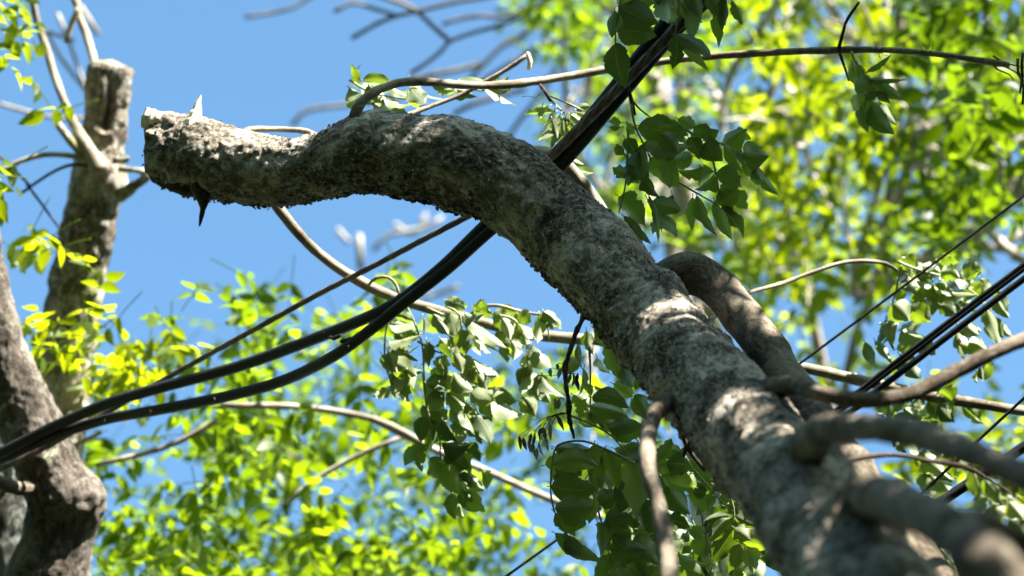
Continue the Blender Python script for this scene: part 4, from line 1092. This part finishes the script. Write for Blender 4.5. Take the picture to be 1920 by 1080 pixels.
# ------------------------------------------------------------------ background trees
rowsD = {
    0: {16: 4, 17: 6, 18: 6, 19: 7, 20: 7, 21: 7, 22: 7, 23: 6, 24: 2, 25: 3, 26: 6, 27: 7, 28: 8, 29: 8, 30: 7, 31: 6},
    1: {16: 1, 17: 4, 18: 6, 19: 7, 20: 7, 21: 7, 22: 6, 23: 6, 24: 5, 25: 5, 26: 7, 27: 8, 28: 8, 29: 8, 30: 8, 31: 7},
    2: {17: 3, 18: 4, 19: 4, 20: 3, 21: 4, 22: 3, 23: 3, 24: 7, 25: 7, 26: 8, 27: 8, 28: 8, 29: 8, 30: 8, 31: 8},
    3: {17: 2, 18: 3, 19: 4, 20: 5, 21: 6, 22: 4, 23: 6, 24: 8, 25: 8, 26: 8, 27: 8, 28: 8, 29: 8, 30: 8, 31: 8},
    4: {17: 2, 18: 4, 19: 6, 20: 6, 21: 6, 22: 6, 23: 7, 24: 8, 25: 6, 26: 6, 27: 7, 28: 6, 29: 8, 30: 8, 31: 8},
    5: {18: 5, 19: 6, 20: 6, 21: 6, 22: 7, 23: 8, 24: 8, 25: 8, 26: 7, 27: 6, 28: 7, 29: 8, 30: 8, 31: 6},
    6: {18: 5, 19: 5, 20: 4, 21: 5, 22: 7, 23: 7, 24: 7, 25: 7, 26: 7, 27: 7, 28: 7, 29: 8, 30: 7, 31: 3},
    7: {19: 3, 20: 3, 21: 4, 22: 6, 23: 7, 24: 7, 25: 7, 26: 7, 27: 7, 28: 6, 29: 5, 30: 5, 31: 2},
    8: {7: 3, 12: 2, 13: 1, 22: 5, 23: 6, 24: 5, 25: 5, 26: 6, 27: 6, 28: 4, 29: 2, 30: 1},
    9: {6: 3, 7: 4, 8: 1, 10: 3, 11: 4, 22: 3, 23: 3, 24: 3, 25: 2, 26: 4, 27: 3, 28: 1},
    10: {5: 2, 6: 2, 7: 4, 8: 5, 9: 1, 10: 3, 11: 5, 12: 4, 24: 1, 25: 2, 26: 4},
    11: {5: 2, 6: 3, 7: 4, 8: 2, 9: 2, 10: 4, 11: 4, 12: 2, 13: 2, 14: 2, 15: 2, 16: 3, 17: 3, 25: 3, 26: 3, 27: 1, 30: 1, 31: 1},
    12: {3: 3, 4: 3, 5: 3, 6: 5, 7: 6, 8: 6, 9: 6, 10: 4, 11: 3, 12: 3, 13: 3, 14: 2, 15: 4, 16: 5, 17: 4, 18: 4, 19: 4, 20: 4, 21: 4, 22: 3, 27: 1, 28: 1, 29: 2, 30: 4, 31: 4},
    13: {2: 2, 3: 2, 4: 2, 5: 2, 6: 5, 7: 8, 8: 8, 9: 7, 10: 4, 11: 3, 12: 4, 13: 4, 14: 3, 15: 4, 16: 4, 17: 4, 18: 4, 19: 4, 28: 4, 29: 5, 30: 6, 31: 4},
    14: {2: 3, 3: 3, 4: 2, 5: 3, 6: 5, 7: 7, 8: 8, 9: 8, 10: 4, 11: 3, 12: 2, 13: 5, 14: 5, 15: 4, 16: 3, 17: 3, 18: 3, 27: 3, 28: 4, 29: 3, 30: 5, 31: 5},
    15: {3: 3, 4: 5, 5: 4, 6: 6, 7: 6, 8: 6, 9: 5, 10: 3, 11: 2, 12: 5, 13: 5, 14: 4, 15: 2, 16: 4, 17: 4, 18: 2, 27: 2, 28: 2, 29: 4, 30: 4, 31: 4},
    16: {3: 6, 4: 6, 5: 5, 6: 6, 7: 6, 8: 6, 9: 5, 10: 4, 11: 5, 12: 7, 13: 7, 14: 6, 15: 2, 16: 3, 17: 3, 18: 2, 24: 2, 26: 2, 27: 2, 28: 3, 29: 5, 30: 4, 31: 5},
    17: {3: 7, 4: 7, 5: 7, 6: 7, 7: 7, 8: 7, 9: 7, 10: 7, 11: 7, 12: 7, 13: 7, 14: 6, 15: 4, 16: 1, 17: 2, 18: 1, 24: 2, 25: 1, 26: 2, 27: 2, 28: 4, 29: 5, 30: 5, 31: 6},
}


def cells(c0, c1, r0, r1, scale=1.0, out=True):
    L_ = []
    for r in range(r0, r1 + 1):
        for c, k in rowsD[r].items():
            if c0 <= c <= c1:
                L_.append((c * 60 + 30, r * 60 + 30, 36, 36, k / 9.4 * scale))
                if out and r == 0:
                    for q in range(1, 5):
                        L_.append((c * 60 + 30, 30 - q * 60, 36, 36, 0.6 * scale))
                if out and c == 31:
                    for q in range(1, 5):
                        L_.append((c * 60 + 30 + q * 60, r * 60 + 30, 36, 36, k / 9.4 * scale))
                if out and r == 17:
                    for q in range(1, 4):
                        L_.append((c * 60 + 30, r * 60 + 30 + q * 60, 36, 36, 0.6 * scale))
    return L_


def bg_tree(label, layers, trunk, seed, nb=14, m=M_LEAFBG):
    """layers: (cells, depth range, leaf length, density factor); trunk: pixel rows"""
    rs = random.Random(seed)
    rows = pix(trunk)
    e = np.array(rows[-1][:3])
    base = np.array((e[0], e[1] + 1.0, 0))
    t = thing('canopy_tree', label, 'tree', base, 'leafy trees in the background')
    rows += [(*(e * .5 + base * .5), rows[-1][3] * 1.3), (base[0], base[1], -0.1, rows[-1][3] * 1.8)]
    mb = MB()
    tube(mb, rows, seg=16, step=0.06, rough=0.08)
    mb.build('trunk', M_BGBARK, t)
    mb = MB()
    allc = [(c, dr) for (cs, dr, L, dn) in layers for c in cs]
    for q in range(nb):
        c, dr = rs.choice(allc)
        end = P(c[0], c[1], rs.uniform(*dr))
        tr = trunk[rs.randrange(max(1, len(trunk) - 2))]
        st = P(*tr[:3])
        mid = st * 0.5 + end * 0.5 + np.array((rs.uniform(-.2, .2), rs.uniform(-.2, .2), -0.25))
        tube(mb, [(*st, 0.022), (*mid, 0.014), (*end, 0.004)], seg=6, step=0.08, rough=0.1)
        for z in range(2):
            e2_ = end + np.array([rs.uniform(-.35, .35) for _ in range(3)])
            tube(mb, [(*mid, 0.010), (*((mid + e2_) / 2 + np.array((0, 0, .06))), 0.006), (*e2_, 0.003)], seg=5, step=0.08, rough=0.1)
    if nb:
        mb.build('crown_boughs', M_BGBARK, t)
    for k, (cs, dr, L, dn) in enumerate(layers):
        leafbunch('crown', t, cs, dr, m, L=L, npair=3, seed=seed * 10 + k, dens=dn)
    return t


tA = bg_tree('leafy tree with a pale trunk showing behind the crossing of cables and limb', [(cells(16, 20, 0, 7), (8.5, 13), 0.07, 1.2), (cells(21, 22, 0, 9), (8, 12), 0.07, 1.1), (cells(18, 22, 12, 14), (7, 9), 0.07, 1.0)],
             [(1236, -200, 11.5, 22), (1241, 60, 11.3, 24), (1243, 180, 11, 26), (1252, 300, 11, 30), (1262, 450, 10.8, 36), (1290, 700, 10.6, 42), (1330, 1200, 10, 55)], 3)
tB = bg_tree('bright yellow green tree filling the middle of the upper right', [(cells(23, 25, 0, 11), (7.5, 11), 0.074, 1.3), (cells(26, 27, 0, 11, 0.9), (7, 12), 0.074, 1.3)],
             [(1490, -150, 9.5, 26), (1465, 120, 9.5, 16), (1430, 230, 9.5, 18), (1500, 480, 9.5, 16), (1560, 800, 9.5, 30), (1620, 1200, 9.5, 60)], 4, m=M_LEAFYOUNG)
tC = bg_tree('tree with large glowing leaves in the upper right corner', [(cells(28, 31, 0, 8), (6.6, 9.5), 0.078, 1.35), ([(1760, 200, 120, 40, .5), (1850, 240, 60, 60, .6), (1800, 130, 60, 40, .5), (1700, 120, 50, 30, .4), (1890, 170, 40, 60, .5)], (5.8, 6.4), 0.082, 0.9)],
             [(1690, -200, 8.5, 20), (1684, 100, 8.5, 18), (1678, 260, 8.5, 18), (1640, 540, 8.5, 14), (1590, 690, 8.5, 16), (1570, 1200, 8.4, 50)], 5)
tD = bg_tree('airy small leafed tree at the bottom left, between the crooked tree and the hanging leaves', [(cells(2, 9, 8, 17), (5.6, 7.0), 0.056, 1.3), (cells(2, 9, 9, 17, 0.9), (7.2, 9.5), 0.056, 0.9)],
             [(480, 1095, 8.5, 14), (470, 1120, 8.3, 30), (450, 1250, 8.3, 50)], 6, nb=0)
tE = bg_tree('small leafed tree at bottom centre behind the hanging leaf bunch', [(cells(10, 18, 8, 17), (5.8, 7.4), 0.058, 1.3), (cells(10, 18, 9, 17, 0.9), (7.6, 10), 0.056, 0.9)],
             [(860, 1100, 9.5, 16), (850, 1200, 9.3, 40), (840, 1350, 9.3, 50)], 7, nb=0)
tF = bg_tree('bushy green tree low at the right edge below the bright leaf bunch', [(cells(24, 31, 11, 17), (6.3, 8.6), 0.066, 1.3)],
             [(1960, 1000, 8, 30), (1950, 1300, 8, 60)], 8, nb=0, m=M_LEAFYOUNG)

# visible blurred branches
for rws, w in (([(180, 872), (300, 842), (360, 815), (412, 785)], 10), ([(132, 836), (160, 825), (190, 810)], 9), ([(415, 760), (540, 762), (620, 770), (700, 786), (760, 812), (800, 836)], 13)):
    branch('branch', [(x, y, 5.65, w) for x, y in rws], tD, M_BGBARK, seg=9, step=0.05)
branch('branch', [(x, y, 5.7, 14) for x, y in [(700, 786), (790, 832), (880, 870), (960, 905), (1030, 935), (1130, 970)]], tE, M_BGBARK, seg=9, step=0.05, label='pale branch slanting down to the right')
branch('branch', [(x, y, 5.75, 10) for x, y in [(758, 818), (690, 845), (640, 870), (590, 900), (540, 942)]], tE, M_BGBARK, seg=9, step=0.05)
branch('branch', [(x, y, 7.3, 9) for x, y in [(510, 840), (560, 860), (600, 885)]], tE, M_BGBARK, seg=9, step=0.05)
branch('branch', [(x, y, 9.0, 15) for x, y in [(1480, -40), (1440, 30), (1400, 90), (1375, 130), (1358, 180), (1350, 240)]], tA, M_BGBARK, seg=9, step=0.05)
branch('branch', [(x, y, 9.0, 12) for x, y in [(1476, 90), (1462, 130), (1448, 170), (1436, 210)]], tB, M_BGBARK, seg=9, step=0.05)
branch('branch', [(x, y, 8.8, 9) for x, y in [(1630, 520), (1620, 580), (1605, 640), (1588, 700)]], tC, M_BGBARK, seg=9, step=0.05)

# bare tree, top centre
BD = P(1500, 2000, 10) * np.array((1, 1, 0))
dead = thing('bare_tree', 'leafless grey branches against the blue sky above the limb', 'tree', BD)
mb = MB()
tube(mb, [(*P(1060, -60, 10), 0.03), (*P(1180, 60, 10), 0.035), (*P(1290, 400, 10), 0.05), (*P(1400, 1200, 10), 0.08), (BD[0], BD[1], -.1, 0.15)], seg=12, step=0.08, rough=0.08)
mb.build('trunk', M_BGBARK, dead)
for rws, w, d in (([(459, 32), (500, 26), (553, 13), (590, -10), (700, -50)], 9, 9.5), ([(627, 22), (645, 12), (665, 6), (700, 16), (745, 30)], 10, 8.5), ([(660, 72), (690, 54), (730, 34), (779, 22), (860, 3), (950, -14), (1060, -60)], 11, 8.5),
                  ([(700, -12), (745, 4), (779, 19), (810, 48), (843, 77)], 12, 8.5), ([(770, 138), (800, 118), (827, 96), (845, 77), (892, 60), (963, 38), (1060, -20)], 10, 8.5), ([(830, 46), (860, 36), (905, 29), (957, 30), (1060, -40)], 10, 9),
                  ([(880, 150), (915, 112), (945, 84), (985, 62), (1060, -60)], 12, 11), ([(908, 150), (970, 112), (1034, 78), (1150, 60)], 12, 11), ([(950, 262), (975, 225), (1008, 184), (1060, 100)], 12, 12), ([(548, 236), (565, 214), (590, 204), (660, 196), (760, 180)], 11, 11),
                  ([(770, 150), (800, 143), (860, 131), (900, 120)], 13, 10), ([(850, 215), (880, 198), (930, 182), (985, 168)], 12, 10)):
    branch('branch', [(x, y, d, w * 0.78) for x, y in rws], dead, M_SMOOTH, seg=9, step=0.06)
for rws, w, d in (([(632, 430), (655, 455)], 10, 12), ([(672, 440), (676, 505)], 14, 12), ([(700, 470), (730, 440), (790, 430), (830, 408)], 9, 12), ([(740, 420), (775, 440), (800, 400)], 9, 13), ([(790, 560), (830, 548), (860, 538)], 10, 12),
                  ([(0, 195), (60, 212), (110, 222), (165, 222)], 8, 7.5), ([(108, 25), (130, 80), (165, 180)], 7, 8), ([(85, 55), (115, 110), (165, 175)], 7, 8), ([(150, 10), (185, 65)], 9, 8), ([(90, 60), (140, 76)], 7, 8)):
    branch('branch', [(x, y, d, w) for x, y in rws], dead, M_BGBARK, seg=8, step=0.06)

# unseen leaves added above the frame along sun rays, shading limb and leaf clusters
rs = np.random.RandomState(99)
tg = []
for i in range(len(LIMB) - 1):
    x0, x1 = LIMB[i][0], LIMB[i + 1][0]
    if x1 < 640:
        continue
    n = max(2, int(abs(x1 - x0) / 100 * 7.5))
    for q in range(n):
        t = rs.rand()
        a, b = LIMB[i], LIMB[i + 1]
        x, y, d = [a[k] * (1 - t) + b[k] * t for k in range(3)]
        if x < 660:
            continue
        tg.append(P(x + rs.uniform(-90, 90), y + rs.uniform(-100, 90), d))
for (x0, y0, x1, y1, d, n) in ((1130, 0, 1440, 140, 4.0, 34), (1140, 200, 1450, 460, 4.05, 38), (1030, 800, 1460, 1080, 4.1, 62), (1050, 620, 1240, 800, 4.2, 16), (1280, 500, 1620, 900, 3.6, 18), (1500, 780, 1920, 900, 2.4, 20), (1560, 900, 1900, 1080, 2.0, 22), (1580, 100, 1690, 250, 4.26, 8),
                               (1000, 300, 1300, 0, 4.15, 10), (1060, 480, 1260, 640, 3.9, 9), (1260, 640, 1480, 880, 3.45, 18), (1400, 820, 1660, 1080, 2.9, 20)):
    for q in range(n):
        tg.append(P(rs.uniform(x0, x1), rs.uniform(min(y0, y1), max(y0, y1)), d + rs.uniform(-.1, .1)))
B = []
for p in tg:
    t = rs.uniform(1.5, 2.6)
    q = p + SUN * t
    rel = q - CAM
    dd = rel @ VV
    yy = 540 - (rel @ UV_) / dd * FPX
    while yy > -160:
        t += 0.2
        q = p + SUN * t
        rel = q - CAM
        dd = rel @ VV
        yy = 540 - (rel @ UV_) / dd * FPX
    B.append(q)
B = np.array(B)
n = len(B)
az = rs.uniform(0, 2 * np.pi, n)
D0 = np.stack([np.cos(az), np.sin(az), rs.uniform(-0.4, 0.2, n)], -1)
U0 = np.tile(SUN, (n, 1)) + rs.normal(0, 0.2, (n, 3))
L_ = 0.085
arr = compound(B - D0 * L_, D0, U0, 3, L_, rs, np.full(n, 0.5))
mb = MB()
leaflets(mb, *arr[:5], hi=False, tint=arr[5], fold=0.2, curl=0.15, rs=rs)
mb.build('crown', M_LEAF, ash)  # added shade leaves, parented to the second ash

# ring of trees added to cut sky light, unseen below frame and behind camera
rs = np.random.RandomState(123)
n = 44000
az = rs.uniform(0, 2 * np.pi, n)
rad_ = rs.uniform(7.0, 10.5, n) + 1.2 * np.sin(az * 7)
back = np.clip(-np.sin(az) * 0.5 + 0.5, 0, 1)
hmax = 4.4 + 6.0 * np.clip((0.86 - np.sin(az)) * 4, 0, 1) + 0.7 * np.sin(az * 11) + 0.5 * np.sin(az * 23 + 1)
z = rs.uniform(0, 1, n) * hmax * (rad_ / 8.5)
pos = np.stack([np.cos(az) * rad_, np.sin(az) * rad_, z], -1)
mb = MB()
leaflets(mb, pos, rs.normal(0, 1, (n, 3)), rs.normal(0, 1, (n, 3)) + np.array((0, 0, 1.0)), np.full(n, 0.42), np.full(n, 0.30), rs=rs)
o = mb.build('woodland_screen', M_LEAF)
o['kind'] = 'stuff'
